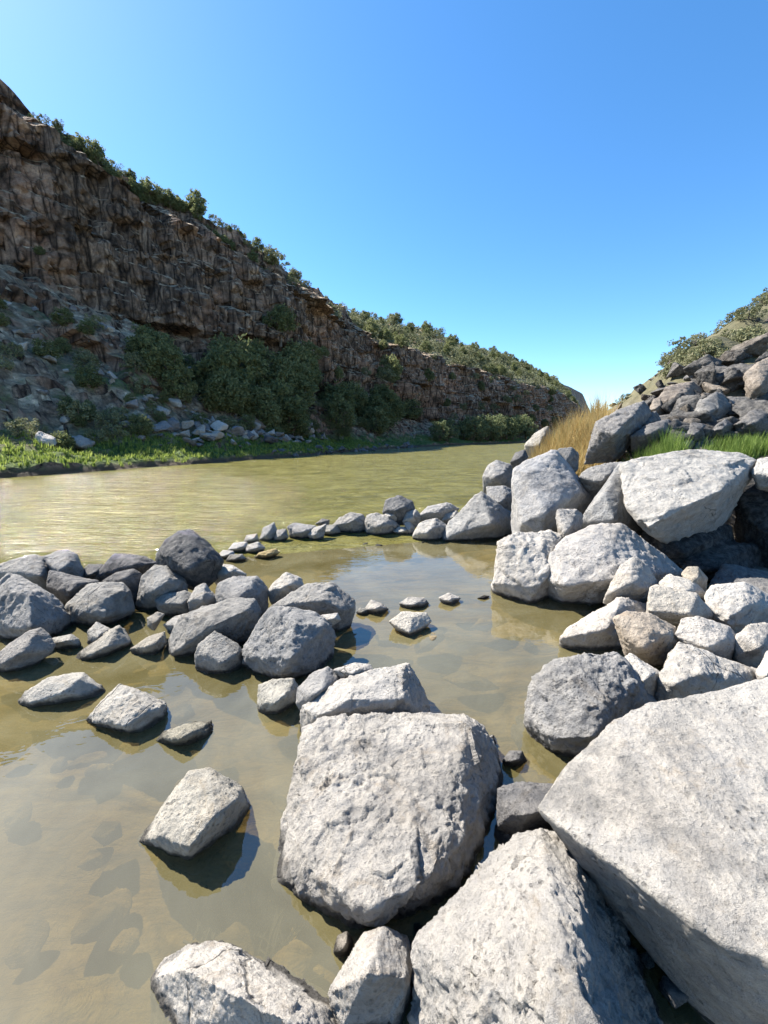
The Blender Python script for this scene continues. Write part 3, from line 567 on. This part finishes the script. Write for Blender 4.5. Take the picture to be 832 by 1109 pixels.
R('rounded pale stone below the little tan one', 'G', [(403,152),(450,120),(540,138),(592,190),(575,235),(480,215)], D=4.5, k=.8, tint=(0.547,0.524,0.479))
R('wedge-shaped pale stone in the middle of the right heap', 'G', [(370,255),(373,165),(400,158),(480,205),(550,190),(625,272),(580,300),(480,310),(372,280)], [(480,215,.06),(550,210,.1),(530,270,.12)], D=4.1, k=.7, tint=(0.547,0.519,0.467), rough=1.2)
R('large pale rock by the right edge below the dark hollow', 'G', [(590,205),(620,158),(740,148),(835,195),(880,250),(870,310),(700,330),(640,300),(600,245)], [(700,180,.06),(760,230,.12),(680,290,.1)], D=4.2, k=.8, tint=(0.524,0.507,0.479))
R('broad flat whitish rock at the right shore of the pool', 'G', [(28,362),(60,318),(150,270),(260,203),(375,238),(380,280),(290,400),(270,430),(180,440),(60,425),(33,395)], [(250,240,.05),(200,330,.10),(90,350,.06)], z0=0, D=4.0, by=430, k=.9, tint=(0.570,0.541,0.502), rough=1.1)
R('tan round-bottomed rock overlapping the flat whitish rock', 'G', [(235,285),(290,262),(370,268),(470,320),(487,380),(455,437),(400,444),(300,412),(278,370)], [(290,300,.06),(380,330,.15),(350,400,.14),(440,350,.12)], D=3.6, k=.6, tint=(0.536,0.467,0.388), rough=1.4)
R('long rounded pale stone right of the tan rock', 'G', [(470,352),(500,290),(560,280),(680,318),(717,370),(702,440),(600,432),(500,385)], [(560,310,.08),(660,370,.14),(600,400,.14)], D=3.6, k=.7, tint=(0.570,0.541,0.502))
R('blunt stone next to it at the right edge with a notch beneath', 'G', [(708,355),(760,313),(860,305),(880,370),(830,465),(740,455),(712,425)], [(760,345,.08),(800,400,.14)], D=3.6, k=.7, tint=(0.547,0.519,0.479))
R('sloping whitish slab above the huge boulder, a dark notch in its front', 'G', [(408,530),(440,450),(488,383),(600,430),(790,490),(860,560),(600,640),(430,640)], [(490,410,.03),(580,500,.10),(470,540,.10)], D=3.1, by=600, k=.9, tint=(0.536,0.519,0.490), rough=1.3)
R('pale stone cut by the right edge above the huge boulder', 'G', [(785,495),(832,415),(880,430),(880,580),(830,560)], D=3.2, k=.6, tint=(0.570,0.547,0.513), name='stone', cat='stone')
R('thin ridge of pale rock behind the rough grey boulder', 'G', [(278,440),(300,425),(430,505),(440,600),(380,620),(310,500)], D=3.2, k=.5, tint=(0.524,0.513,0.490))

# --- dark basalt heap beyond the grass (crop U)
U = [('pale sunlit rock by the river left of the golden grass', [(28,372),(60,335),(100,313),(128,345),(118,405),(40,405)], 17, (.42,.41,.38)),
 ('long grey slab at the foot of the dark basalt heap', [(235,395),(265,300),(330,258),(420,228),(445,270),(400,335),(350,385)], 9.6, (.2,.2,.205)),
 ('dark slab lying right of the long grey one', [(378,345),(430,308),(500,288),(535,330),(470,375),(390,370)], 9.4, (.14,.14,.145)),
 ('tallest brownish block on the crest of the dark heap', [(468,220),(498,180),(580,163),(612,190),(606,240),(565,285),(500,275)], 11.5, (.25,.215,.185)),
 ('flat brown-topped rock right of the tallest block', [(618,168),(700,145),(762,168),(765,205),(720,225),(640,205)], 11.8, (.28,.24,.2)),
 ('small dark rock under the shrubs on the crest', [(555,152),(590,115),(640,108),(660,145),(600,170)], 13, (.17,.17,.18)),
 ('grey boulder in the middle of the dark heap', [(565,295),(610,228),(660,198),(725,240),(710,280),(630,312)], 10.2, (.21,.21,.21)),
 ('large brown-grey rock at the right edge high on the heap', [(758,135),(800,100),(850,75),(870,120),(850,215),(780,235),(763,185)], 10.8, (.27,.235,.2)),
 ('black wedge low in the middle of the dark heap', [(640,335),(690,288),(725,300),(690,350)], 9.2, (.12,.12,.125)),
 ('wide smooth dark rock at the right edge low on the heap', [(720,305),(780,258),(850,248),(870,325),(740,338)], 9.2, (.14,.14,.145)),
 ('pointed grey rock above the right end of the green grass', [(495,378),(545,315),(565,335),(615,395),(540,410)], 8.9, (.24,.24,.24)),
 ('rough dark rock between the two patches of green grass', [(570,400),(600,355),(680,345),(700,395),(640,415)], 8.5, (.22,.21,.2)),
 ('small dark block right of the pointed grey rock', [(560,335),(580,300),(620,305),(640,345),(590,360)], 9.4, (.13,.13,.135)),
 ('brown rock on the crest left of the tallest block', [(440,255),(455,225),(475,215),(500,255),(480,285)], 11.5, (.26,.225,.19)),
 ('dark round rock at the upper left of the basalt heap', [(395,310),(420,278),(460,262),(480,300),(430,325)], 10.2, (.15,.15,.155)),
 ('slab tilted right under the flat brown-topped rock', [(640,230),(700,215),(770,215),(790,260),(720,300),(680,270)], 10.6, (.18,.175,.17)),
 ('small grey stone left end of the basalt heap by golden grass', [(290,300),(310,275),(335,280),(335,310),(300,325)], 10.5, (.2,.2,.2))]
for lab, pp, D, ti in U: R(lab, 'U', pp, D=max(9.2, D * .97), k=.45, tint=ti, px_v=1.6, rough=1.1, chip=1.4, name='basalt_block', smooth=2)

# ------------------------------------------------------------------ copied rocks
def proto_rocks(n, seed, flat=.75, name='rubble', nv=12, sm=1):
    out = []
    for i in range(n):
        r = random.Random(seed + i); pts = []
        for _ in range(nv):
            v = Vector((r.gauss(0, 1), r.gauss(0, 1), r.gauss(0, 1))).normalized() * r.uniform(.85, 1.1)
            pts.append(Vector((v.x, v.y * r.uniform(.8, 1), v.z * flat)) * .5)
        me = shape_rock(hull_mesh(pts), .03 if nv < 10 else .05, 1.0, seed + i, 1.3, 1.3, sm); me.name = name; out.append(me)
    return out
RP = proto_rocks(8, 500)
RC = proto_rocks(4, 1300, .6, 'cobble', 22, 2)
def scatter_rock(me, loc, size, tint, label, group, rnd, name='stone', mat=M_ROCK, cat='stone'):
    o = bpy.data.objects.new(name, me); COL.objects.link(o)
    if not me.materials: me.materials.append(mat)
    o.location = loc; o.scale = (size * rnd.uniform(.8, 1.3), size * rnd.uniform(.8, 1.2), size * rnd.uniform(.7, 1.1))
    o.rotation_euler = (rnd.uniform(-.4, .4), rnd.uniform(-.4, .4), rnd.uniform(0, 6.28)); o.color = (*tint, 1)
    return tag(o, label, cat, group)
rnd = random.Random(5); TC = [(L_, 'small pale'), (T_, 'small tan'), (G_, 'small grey'), (D_, 'small dark')]
# rubble filling the right bank between the traced boulders
n = 0
while n < 150:
    y = rnd.uniform(1.2, 9.0); sd = rnd.uniform(-.1, 3.6); x = interp(y, XSY, XSX) + sd
    if x > y * 1.25 + .8: continue
    s_ = rnd.uniform(.12, .38); z = ground(x, y)
    scatter_rock(RP[n % 8], (x, y, z + s_ * .12), s_, TC[n % 4][0], TC[n % 4][1] + ' loose stone filling a gap between the boulders of the right bank', 'loose stones between the right bank boulders', rnd); n += 1
# rubble round the base of the left heap and the dam
for i in range(190):
    t = rnd.random()
    if t < .5: q = Vector((lerp(-5.2, -1.6, rnd.random()), 0, 0)); q.y = lerp(3.9, 5.6, rnd.random())
    else:
        u = rnd.random(); q = Vector((lerp(-2.9, 2.7, u), lerp(7.0, 8.7, u) + rnd.uniform(-.35, .25), 0))
    s_ = rnd.uniform(.07, .28)
    scatter_rock(RP[i % 8], (q.x, q.y, -.10 + rnd.uniform(-.06, .06)), s_, rnd.choice([L_, G_, D_]), 'small wet stone filling the foot of the left heap and the dam', 'small stones at the foot of the dam and heap', rnd)
for i in range(34):
    px = rnd.uniform(-10, 330); py = rnd.uniform(690, 860) if i < 22 else rnd.uniform(860, 1090); D = (HC + .22) / (-up_of(py)); q = P(px, py, D)
    s_ = rnd.uniform(.12, .36)
    scatter_rock(RC[i % 4], (q.x, q.y, -.21 + s_ * .08), s_, Y_, 'silt covered cobble lying under the shallow water', 'cobbles under the shallow water', rnd, 'sunken_cobble', M_BANK)
for i, (px, py, z) in enumerate([(548, 905, .02), (560, 925, .02), (535, 985, .02), (455, 1010, .0), (440, 1035, 0), (700, 1040, .05), (730, 1075, .05), (668, 1000, .05), (690, 1065, .05), (612, 862, .0), (575, 868, 0), (525, 1000, 0)]):
    D = (HC - z) / (-up_of(py)); q = P(px, py, D); s_ = rnd.uniform(.06, .14)
    scatter_rock(RP[i % 8], (q.x, q.y, z), s_, TC[i % 4][0], TC[i % 4][1] + ' pebble caught in a dark gap between the big foreground boulders', 'pebbles in the gaps of the foreground boulders', rnd, 'pebble')
# dark basalt over the right slope
RB = proto_rocks(8, 700, .8, 'basalt', 8, 0)
cnt = 0
while cnt < 270:
    D = rnd.uniform(9.3, 14) if cnt < 225 else rnd.uniform(14, 26); px = rnd.uniform(640, 930); x = (px - CX) / F * D; y = D
    if D < 17 and px < 640 + (17 - D) * 2: continue
    s_ = rnd.choice([.3, .5, .7, .9, 1.25]) * rnd.uniform(.8, 1.2) * (1 if y < 14 else .5)
    d = rnd.choice([.05, .07, .10]); tint = (d, d, d * 1.02) if rnd.random() < .8 else (d * 1.5, d * 1.3, d * 1.1)
    scatter_rock(RB[cnt % 8], (x, y, ground(x, y) + s_ * .2), s_, tint, 'dark basalt boulder strewn over the right slope behind the grass', 'dark basalt boulders on the right slope', rnd, 'basalt_boulder', cat='boulder'); cnt += 1

# left bank talus and waterline rocks
RT = proto_rocks(6, 900, .75, 'talus'); rnd = random.Random(21)
from mathutils.bvhtree import BVHTree
dgx = bpy.context.evaluated_depsgraph_get(); dgx.update()
WO = bpy.data.objects['canyon_wall']; BV = BVHTree.FromObject(WO, dgx)
def wall_at(s, w):
    q = US * s + UQ * (p0(s) + w)
    h = BV.ray_cast(Vector((q.x, q.y, 200)), Vector((0, 0, -1)))[0]
    return h if h else Vector((q.x, q.y, 0))
for i in range(294):
    s = rnd.uniform(13, 50) if i < 260 else rnd.uniform(60, 130); w = rnd.uniform(4.5, 33 if s < 27 else (20 if s < 38 else 11))
    if i % 3 == 0: s = rnd.gauss(33, 7); w = rnd.uniform(3.5, 11)
    h = wall_at(s, w); s_ = rnd.choice([.6, .9, 1.2, 1.6]) * rnd.uniform(.7, 1.3)
    if w > 12: s_ *= .8
    tint = rnd.choice([(.42, .39, .37), (.52, .45, .38), (.28, .26, .26), (.62, .58, .53)])
    scatter_rock(RT[i % 6], h + Vector((0, 0, s_ * .28)), s_, tint, 'brown grey boulder strewn on the talus below the left cliff', 'talus boulders below the left cliff', rnd, 'talus_boulder', M_ROCKFAR, 'boulder')
for i in range(34):
    s = rnd.uniform(40, 78) if i > 6 else rnd.uniform(30, 42); w = rnd.uniform(-.6, 1.2); h = wall_at(s, w); s_ = rnd.uniform(.6, 1.7)
    scatter_rock(RT[i % 6], Vector((h.x, h.y, max(h.z, 0) + .05)), s_, rnd.choice([(.16, .165, .18), (.22, .22, .23), (.12, .12, .12)]), 'dark wet rock along the far waterline under the trees', 'dark rocks along the far waterline', rnd, 'waterline_rock', M_ROCKFAR, 'rock')
for s, w, s_, ti, lab in [(36.5, 7.5, 3.0, (.34, .25, .17), 'large orange-brown boulder at the foot of the left talus'), (35, 3.6, 2.2, (.10, .095, .10), 'dark pointed boulder below the orange-brown one on the far bank'), (32, 6, 2.4, (.24, .24, .27), 'bluish grey slab left of the orange-brown boulder on the far bank')]:
    h = wall_at(s, w); o = scatter_rock(RT[int(s) % 6], h + Vector((0, 0, .4)), s_, ti, lab, None, rnd, 'talus_boulder', M_ROCKFAR, 'boulder')

# ------------------------------------------------------------------ trees and shrubs
def foliage(name, seed, rx, rz, z0, clumps, leaves, leaf, cl_r, cone=0.0, droop=0):
    r = np.random.default_rng(seed); C = []
    for i in range(clumps):
        v = r.normal(size=3); v /= np.linalg.norm(v); rr = r.uniform(.35, 1.0) ** .6
        h = v[2] * rr; sh = (1 - cone * (h + 1) / 2) * (1 + .25 * math.sin(3 * v[0] + seed) * math.cos(4 * v[1]))
        C.append((v[0] * rr * rx * sh, v[1] * rr * rx * sh, z0 + rz * (1 + h)))
    C = np.array(C); cr = cl_r * r.uniform(.6, 1.3, len(C))
    idx = np.repeat(np.arange(len(C)), leaves); d = r.normal(size=(len(idx), 3)); d /= np.linalg.norm(d, axis=1)[:, None]
    pos = C[idx] + d * (r.uniform(.2, 1, len(idx)) ** .5 * cr[idx])[:, None] * np.array([1, 1, .8])
    a = r.normal(size=(len(idx), 3)); a /= np.linalg.norm(a, axis=1)[:, None]; b = np.cross(a, r.normal(size=(len(idx), 3))); b /= np.linalg.norm(b, axis=1)[:, None]
    L = leaf * r.uniform(.6, 1.4, len(idx))[:, None]
    v = np.stack([pos - a * L, pos + b * L * .45, pos + a * L, pos - b * L * .45], 1).reshape(-1, 3)
    me = bpy.data.meshes.new(name); n = len(idx)
    me.from_pydata(v.tolist(), [], [(4 * i, 4 * i + 1, 4 * i + 2, 4 * i + 3) for i in range(n)]); me.update(); return me, C
def tube(V, Fc, a, b, ra, rb, n=6):
    a = Vector(a); b = Vector(b); d = (b - a).normalized(); u = d.orthogonal().normalized(); w = d.cross(u); k = len(V)
    for p, r_ in ((a, ra), (b, rb)):
        for i in range(n): t = i / n * 2 * math.pi; V.append(p + (u * math.cos(t) + w * math.sin(t)) * r_)
    for i in range(n): j = (i + 1) % n; Fc.append((k + i, k + j, k + n + j, k + n + i))
def trunk_mesh(name, C, h, r0, seed):
    V = []; Fc = []; r = random.Random(seed); p = Vector((0, 0, -.4)); pts = [p]
    for i in range(4): p = p + Vector((r.uniform(-.12, .12) * h * .3, r.uniform(-.12, .12) * h * .3, (h + .4) / 4)); pts.append(p)
    for i in range(4): tube(V, Fc, pts[i], pts[i + 1], r0 * (1 - i * .2), r0 * (1 - (i + 1) * .2))
    for i in range(min(9, len(C))):
        c_ = Vector(C[i * 3 % len(C)]); a = pts[1 + i % 3]; m = (a + c_) / 2 + Vector((0, 0, .1 * h)); tube(V, Fc, a, m, r0 * .4, r0 * .25, 5); tube(V, Fc, m, c_, r0 * .25, r0 * .08, 5)
    return pymesh(name, V, Fc, True)
class Kind:
    def __init__(s, seeds, mat, **kw):
        s.P = []
        for sd in seeds:
            cm, C = foliage('crown', sd, **kw); tm = trunk_mesh('trunk', C, kw['z0'] + kw['rz'] * 1.1, .05 * kw['rz'] + .03, sd)
            cm.materials.append(mat); tm.materials.append(M_BARK); s.P.append((cm, tm))
    def put(s, i, loc, sc_, rot, name, label, cat, group, trunk=True, sz=None):
        cm, tm = s.P[i % len(s.P)]
        o = bpy.data.objects.new(name, None); COL.objects.link(o); o.location = loc; o.rotation_euler = (0, 0, rot); o.scale = (sc_, sc_, sz or sc_); o.empty_display_size = .2
        c_ = bpy.data.objects.new('crown', cm); COL.objects.link(c_); c_.parent = o
        if trunk: t_ = bpy.data.objects.new('trunk', tm); COL.objects.link(t_); t_.parent = o
        return tag(o, label, cat, group)
# unit heights ~1
JUN = Kind([1, 2, 3, 4], M_JUN, rx=.42, rz=.45, z0=.08, clumps=46, leaves=34, leaf=.045, cl_r=.14, cone=.5)
BUSH = Kind([11, 12, 13], M_SAGE, rx=.6, rz=.38, z0=.02, clumps=30, leaves=34, leaf=.05, cl_r=.16)
RIV = Kind([21, 22, 23], M_LEAF, rx=.42, rz=.46, z0=.06, clumps=80, leaves=45, leaf=.035, cl_r=.12, cone=.3)
OLV = Kind([31, 32], M_OLIVE, rx=.5, rz=.42, z0=.06, clumps=60, leaves=45, leaf=.035, cl_r=.12, cone=.2)
DRK = Kind([41, 42], M_JUN, rx=.5, rz=.44, z0=.05, clumps=80, leaves=40, leaf=.038, cl_r=.13, cone=.3)
rnd = random.Random(8)
for_grass = None
def at_wall(px, w):
    """point of the left wall at distance w from the shore in the direction of pixel column px"""
    a = (px - CX) / F; az = math.atan2(a, 1.05); th = AZW - az; s = 40.
    for _ in range(40): s = .5 * s + .5 * (p0(s) + w) / math.tan(th)
    return wall_at(s, w), s
# junipers on the rim
for i, (px, hgt) in enumerate([(22, 3.2), (33, 2.4), (50, 2.2), (66, 3.6), (76, 4.0), (86, 3.4), (98, 3.8), (106, 4.4), (116, 4.2), (126, 4.2), (136, 4.0), (143, 3.6), (158, 4.6), (170, 3.8), (181, 4.2), (188, 3.2), (202, 3.6), (212, 4.6), (222, 4.4), (230, 4.0), (241, 2.6), (256, 3.2), (264, 3.2), (276, 3.0), (286, 3.4), (296, 3), (306, 3.4)]):
    s = interp(px, [a for a, b in SKY], RS[1:-2]); h = wall_at(s, Wrim(s) + rnd.uniform(-2.5, -.3)); hgt *= rnd.uniform(.6, .95)
    JUN.put(i, h - Vector((0, 0, .2)), hgt, rnd.uniform(0, 6), 'juniper_tree', 'dark green juniper standing on the rim of the left cliff', 'tree', 'junipers on the left cliff rim')
for i in range(60):
    px = rnd.uniform(30, 345); s = interp(px, [a for a, b in SKY], RS[1:-2]); h = wall_at(s, Wrim(s) + rnd.uniform(-2.0, 1.5))
    (BUSH if i % 3 else JUN).put(i, h - Vector((0, 0, .15)), rnd.uniform(1.0, 2.3), rnd.uniform(0, 6), 'rim_shrub', 'low bushy shrub filling the line between the junipers on the left cliff rim', 'shrub', 'low shrubs on the left cliff rim')
for i in range(80):
    s = 62 + 260 * rnd.random() ** 1.5; h = wall_at(s, rnd.uniform(7, 25))
    (DRK if i % 2 else BUSH).put(i, h - Vector((0, 0, .2)), rnd.uniform(1.5, 3.4) * (1 + s / 300), rnd.uniform(0, 6), 'ledge_shrub', 'dark shrub rooted on a ledge of the far cliff', 'shrub', 'shrubs on ledges of the far cliff', trunk=False)
# lit slope above the far cliff
k_ = 0
while k_ < 285:
    s = 85 + 560 * rnd.random() ** 1.7; w = rnd.uniform(23, 64)
    if s < 105 and w < 36: continue
    h = wall_at(s, w); hh = rnd.uniform(2.4, 5.2) * (1 + s / 700)
    K = JUN if rnd.random() < .45 else BUSH
    K.put(k_, h - Vector((0, 0, .15)), hh, rnd.uniform(0, 6), 'slope_shrub', 'small juniper or scrub bush on the sunlit slope above the far cliff', 'shrub', 'bushes on the slope above the far cliff', trunk=False); k_ += 1
# dark grove at the foot of the cliff
for i in range(40):
    px = rnd.uniform(238, 445); w = rnd.uniform(7, 15); h, s = at_wall(px, w)
    tall = rnd.uniform(4.5, 7.5) * (1 if px < 400 else 1.1)
    DRK.put(i, h - Vector((0, 0, .2)), tall, rnd.uniform(0, 6), 'riverside_tree', 'dense dark green tree' + ' in the shaded grove under the left cliff', 'tree', 'trees of the shaded grove under the cliff', sz=tall * rnd.uniform(.8, 1.1))
for i, (px, w, t_) in enumerate([(478, 2.5, 5.6), (486, 3.5, 6.4), (505, 5, 6), (514, 3, 7.4), (522, 3, 6.4), (530, 4, 7.6), (538, 3, 7), (546, 4, 7.6), (553, 3, 7.2), (560, 3, 7), (567, 4, 7.6), (574, 3, 7.6)]):
    h, s = at_wall(px, w)
    OLV.put(i, h, t_ * (1 + max(0, px - 500) / 260), rnd.uniform(0, 6), 'pale_tree', 'pale green sunlit tree at the far river bend', 'tree', 'pale trees at the far river bend')
for i in range(110):
    s = rnd.uniform(13, 60); w = rnd.uniform(5, 33 if s < 27 else (20 if s < 38 else 10))
    if i < 16: s = rnd.uniform(14, 32); w = rnd.uniform(5, 12)
    h = wall_at(s, w)
    (BUSH if i % 2 else DRK).put(i, h - Vector((0, 0, .1)), rnd.uniform(1.0, 2.2), rnd.uniform(0, 6), 'talus_bush', ('grey green scrubby bush' if i % 2 else 'dark green rounded bush') + ' among the talus boulders under the left cliff', 'shrub', 'bushes on the left talus')
for i, (px, w) in enumerate([(168, 14), (180, 13), (190, 12), (176, 17), (160, 16)]):
    h, s = at_wall(px, w); DRK.put(i, h, 4.2, i, 'talus_tree', 'tall dark bush in the gully halfway up the left talus', 'tree', 'dark bushes in the talus gully')
# right slope shrubs
for i in range(48):
    D = rnd.uniform(13.5, 22); px = rnd.uniform(720, 920) if i < 40 else rnd.uniform(660, 720); x = (px - CX) / F * D; y = D * (1.04 if i < 40 else 1.2)
    BUSH.put(i, Vector((x, y, ground(x, y) - .1)), rnd.uniform(.45, .95), rnd.uniform(0, 6), 'sage_shrub', 'grey green shrub on the slope above the dark basalt', 'shrub', 'shrubs on the right slope')

# ------------------------------------------------------------------ grasses
def grass(name, mat, pts, hgt, wid, per, label, seed, lean=.45):
    r = random.Random(seed); V = []; Fc = []
    for x, y, z, hs in pts:
        for _ in range(per):
            bx = x + r.gauss(0, .07); by_ = y + r.gauss(0, .07); a = r.uniform(0, 6.28); ln = r.uniform(.1, lean); H = hgt * hs * r.uniform(.5, 1.15); w = wid * r.uniform(.6, 1.2)
            dx, dy = math.cos(a), math.sin(a); nx, ny = -dy * w, dx * w; k = len(V)
            V += [(bx - nx, by_ - ny, z), (bx + nx, by_ + ny, z), (bx + dx * ln * H * .35 + nx * .8, by_ + dy * ln * H * .35 + ny * .8, z + H * .55), (bx + dx * ln * H * .35 - nx * .8, by_ + dy * ln * H * .35 - ny * .8, z + H * .55), (bx + dx * ln * H, by_ + dy * ln * H, z + H)]
            Fc += [(k, k + 1, k + 2, k + 3), (k + 3, k + 2, k + 4)]
    o = link(name, pymesh(name, V, Fc), mat); tag(o, label, 'grass', kind='stuff')
r = random.Random(3); pts = []
for _ in range(330):
    px = r.uniform(614, 735); D = r.uniform(7.9, 9.1); q = P(px, 500, D); z = ground(q.x, q.y)
    if z > .9: pts.append((q.x, q.y, z, 1.1))
for _ in range(190):
    px = r.uniform(758, 850); D = r.uniform(8.4, 9.2); q = P(px, 500, D); pts.append((q.x, q.y, ground(q.x, q.y), .75))
grass('green_grass', M_GRASS, pts, .60, .008, 26, 'bright green grass between the right bank boulders', 1)
pts = []; tus = []
for _ in range(75):
    D = r.uniform(10.5, 17); px = r.uniform(578 + (17 - D) * 2, 655); q = P(px, 480, D); tus.append((q.x, q.y, r.uniform(.55, 1.25)))
for x, y, hs in tus:
    for _ in range(9):
        x2 = x + r.gauss(0, .16); y2 = y + r.gauss(0, .16); pts.append((x2, y2, ground(x2, y2), hs * r.uniform(.8, 1.1)))
grass('golden_grass', M_STRAW, pts, 1.15, .009, 20, 'tall golden dry grass beside the river', 2, .55)
pts = []
for _ in range(3200):
    s = r.uniform(7, 60); w = r.uniform(.3, 6.5); h = wall_at(s, w); pts.append((h.x, h.y, h.z, r.uniform(.5, 1.2)))
grass('bank_grass', M_BANKG, pts, .36, .03, 8, 'green grass along the far river bank', 4, .8)

# brown weed lying in the shallow foreground water
V = []; Fc = []; r = random.Random(9)
for i in range(60):
    px = r.uniform(205, 310); py = r.uniform(985, 1109); D = (HC + .08) / (-up_of(py)); q = P(px, py, D); a = r.uniform(.9, 2.2); p = Vector((q.x, q.y, -.19))
    for j in range(7):
        a += r.uniform(-.5, .5); p2 = p + Vector((math.cos(a), math.sin(a), r.uniform(-.15, .15))) * .035; tube(V, Fc, p, p2, .006, .006, 4); p = p2
mw = MT('weed'); mw.b.inputs['Base Color'].default_value = (.018, .016, .006, 1)
tag(link('water_weed', pymesh('water_weed', V, Fc), mw.m), 'thin brown weed lying in the shallow foreground water', 'weed', kind='stuff')

# low scrub cover between the bushes of the sunlit slope, far too many plants to count
r = np.random.default_rng(4); V = []; Fc = []; rr = random.Random(14)
for i in range(2900):
    s = 84 + 420 * rr.random() ** 1.6; w = rr.uniform(22, 62)
    if s < 102 and w < 34: continue
    h = wall_at(s, w); sz = rr.uniform(.8, 2.1) * (1 + s / 500)
    for _ in range(26):
        c_ = h + Vector((rr.gauss(0, .32), rr.gauss(0, .32), abs(rr.gauss(.25, .25)))) * sz
        a = Vector((rr.gauss(0, 1), rr.gauss(0, 1), rr.gauss(0, 1))).normalized() * (.17 * sz); b = a.orthogonal().normalized() * (.09 * sz); k = len(V)
        V += [c_ - a, c_ + b, c_ + a, c_ - b]; Fc.append((k, k + 1, k + 2, k + 3))
tag(link('slope_scrub', pymesh('slope_scrub', V, Fc), M_SAGE), 'low scrub covering the sunlit slope above the far cliff', 'scrub', kind='stuff')

# ------------------------------------------------------------------ labels that tell the scattered things apart by look and place
def pixel(o):
    v = o.location - Vector((0, 0, HC)); f = v.y * cp - v.z * sp; u = v.y * sp + v.z * cp
    return CX + F * v.x / f, CY - F * u / f
def size_word(o, lo, hi):
    m = max(o.scale); return 'small' if m < lo else ('large' if m > hi else 'middling')
def pick(v, cuts, words):
    for c_, w_ in zip(cuts, words):
        if v < c_: return w_
    return words[-1]
def members(g): return [o for o in bpy.data.objects if o.parent is None and o.get('group') == g]
for o in members('talus boulders below the left cliff'):
    x, y = pixel(o); t = o.color[0]
    o['label'] = '%s %s talus boulder, %s, %s' % (size_word(o, .8, 1.4), pick(t, [.35, .5, .6], ['dark', 'grey', 'brownish', 'pale']), pick(y, [380, 430, 460], ['high under the cliff', 'halfway up', 'low down', 'just above the bank grass']), pick(x, [60, 140, 230, 330], ['by the left picture edge', 'left of the gully bushes', 'below the gully bushes', 'beside the dark grove', 'towards the river bend']))
for o in members('dark basalt boulders on the right slope'):
    x, y = pixel(o); t = o.color[0]
    o['label'] = '%s %s basalt block, %s, %s' % (size_word(o, .8, 1.5), pick(t, [.06, .09], ['near black', 'dark grey', 'brown grey']), pick(y, [370, 410, 450], ['up on the skyline', 'below the crest shrubs', 'in the middle of the heap', 'just behind the green grass']), pick(x, [690, 750, 810], ['beside the golden grass', 'above the upright slab boulder', 'above the overhanging boulder', 'by the right picture edge']))
for g, noun in (('bushes on the slope above the far cliff', 'bush on the sunlit slope above the far cliff'), ('shrubs on ledges of the far cliff', 'shrub on a ledge of the far cliff')):
    for o in members(g):
        x, y = pixel(o); kind_ = 'dark pointed' if o.children and o.children[0].data.materials[0] in (M_JUN,) else 'pale rounded'
        o['label'] = '%s %s, %s' % (kind_, noun, pick(x, [400, 470, 540, 590], ['at its near end', 'left of its middle', 'right of its middle', 'towards its far end', 'at its far tip']))
def ordinal(n): return str(n) + ('th' if 10 <= n % 100 <= 20 else {1: 'st', 2: 'nd', 3: 'rd'}.get(n % 10, 'th'))
for g, text in (('junipers on the left cliff rim', 'tall dark green juniper on the left cliff rim, %s from the left'), ('low shrubs on the left cliff rim', 'low bushy shrub on the left cliff rim, %s from the left'),
                ('trees of the shaded grove under the cliff', 'dense dark tree of the shaded grove under the cliff, %s from the left'), ('pale trees at the far river bend', 'pale green sunlit tree at the far river bend, %s from the left'),
                ('dark bushes in the talus gully', 'tall dark bush in the gully of the left talus, %s from the left'), ('shrubs on the right slope', 'grey green shrub above the dark basalt, %s from the left'),
                ('pebbles in the gaps of the foreground boulders', 'pebble in a dark gap of the foreground boulders, %s from the left'), ('cobbles under the shallow water', 'silt covered cobble under the shallow water, %s from the left')):
    for n_, o in enumerate(sorted(members(g), key=lambda o: pixel(o)[0])): o['label'] = text % ordinal(n_ + 1)
for o in members('bushes on the left talus'):
    x, y = pixel(o); o['label'] = o['label'].split(' among')[0] + ', %s, %s' % (pick(y, [380, 430, 460], ['high under the cliff', 'halfway up', 'low down', 'just above the bank grass']), pick(x, [60, 140, 230], ['by the left picture edge', 'left of the gully', 'right of the gully', 'beside the dark grove']))
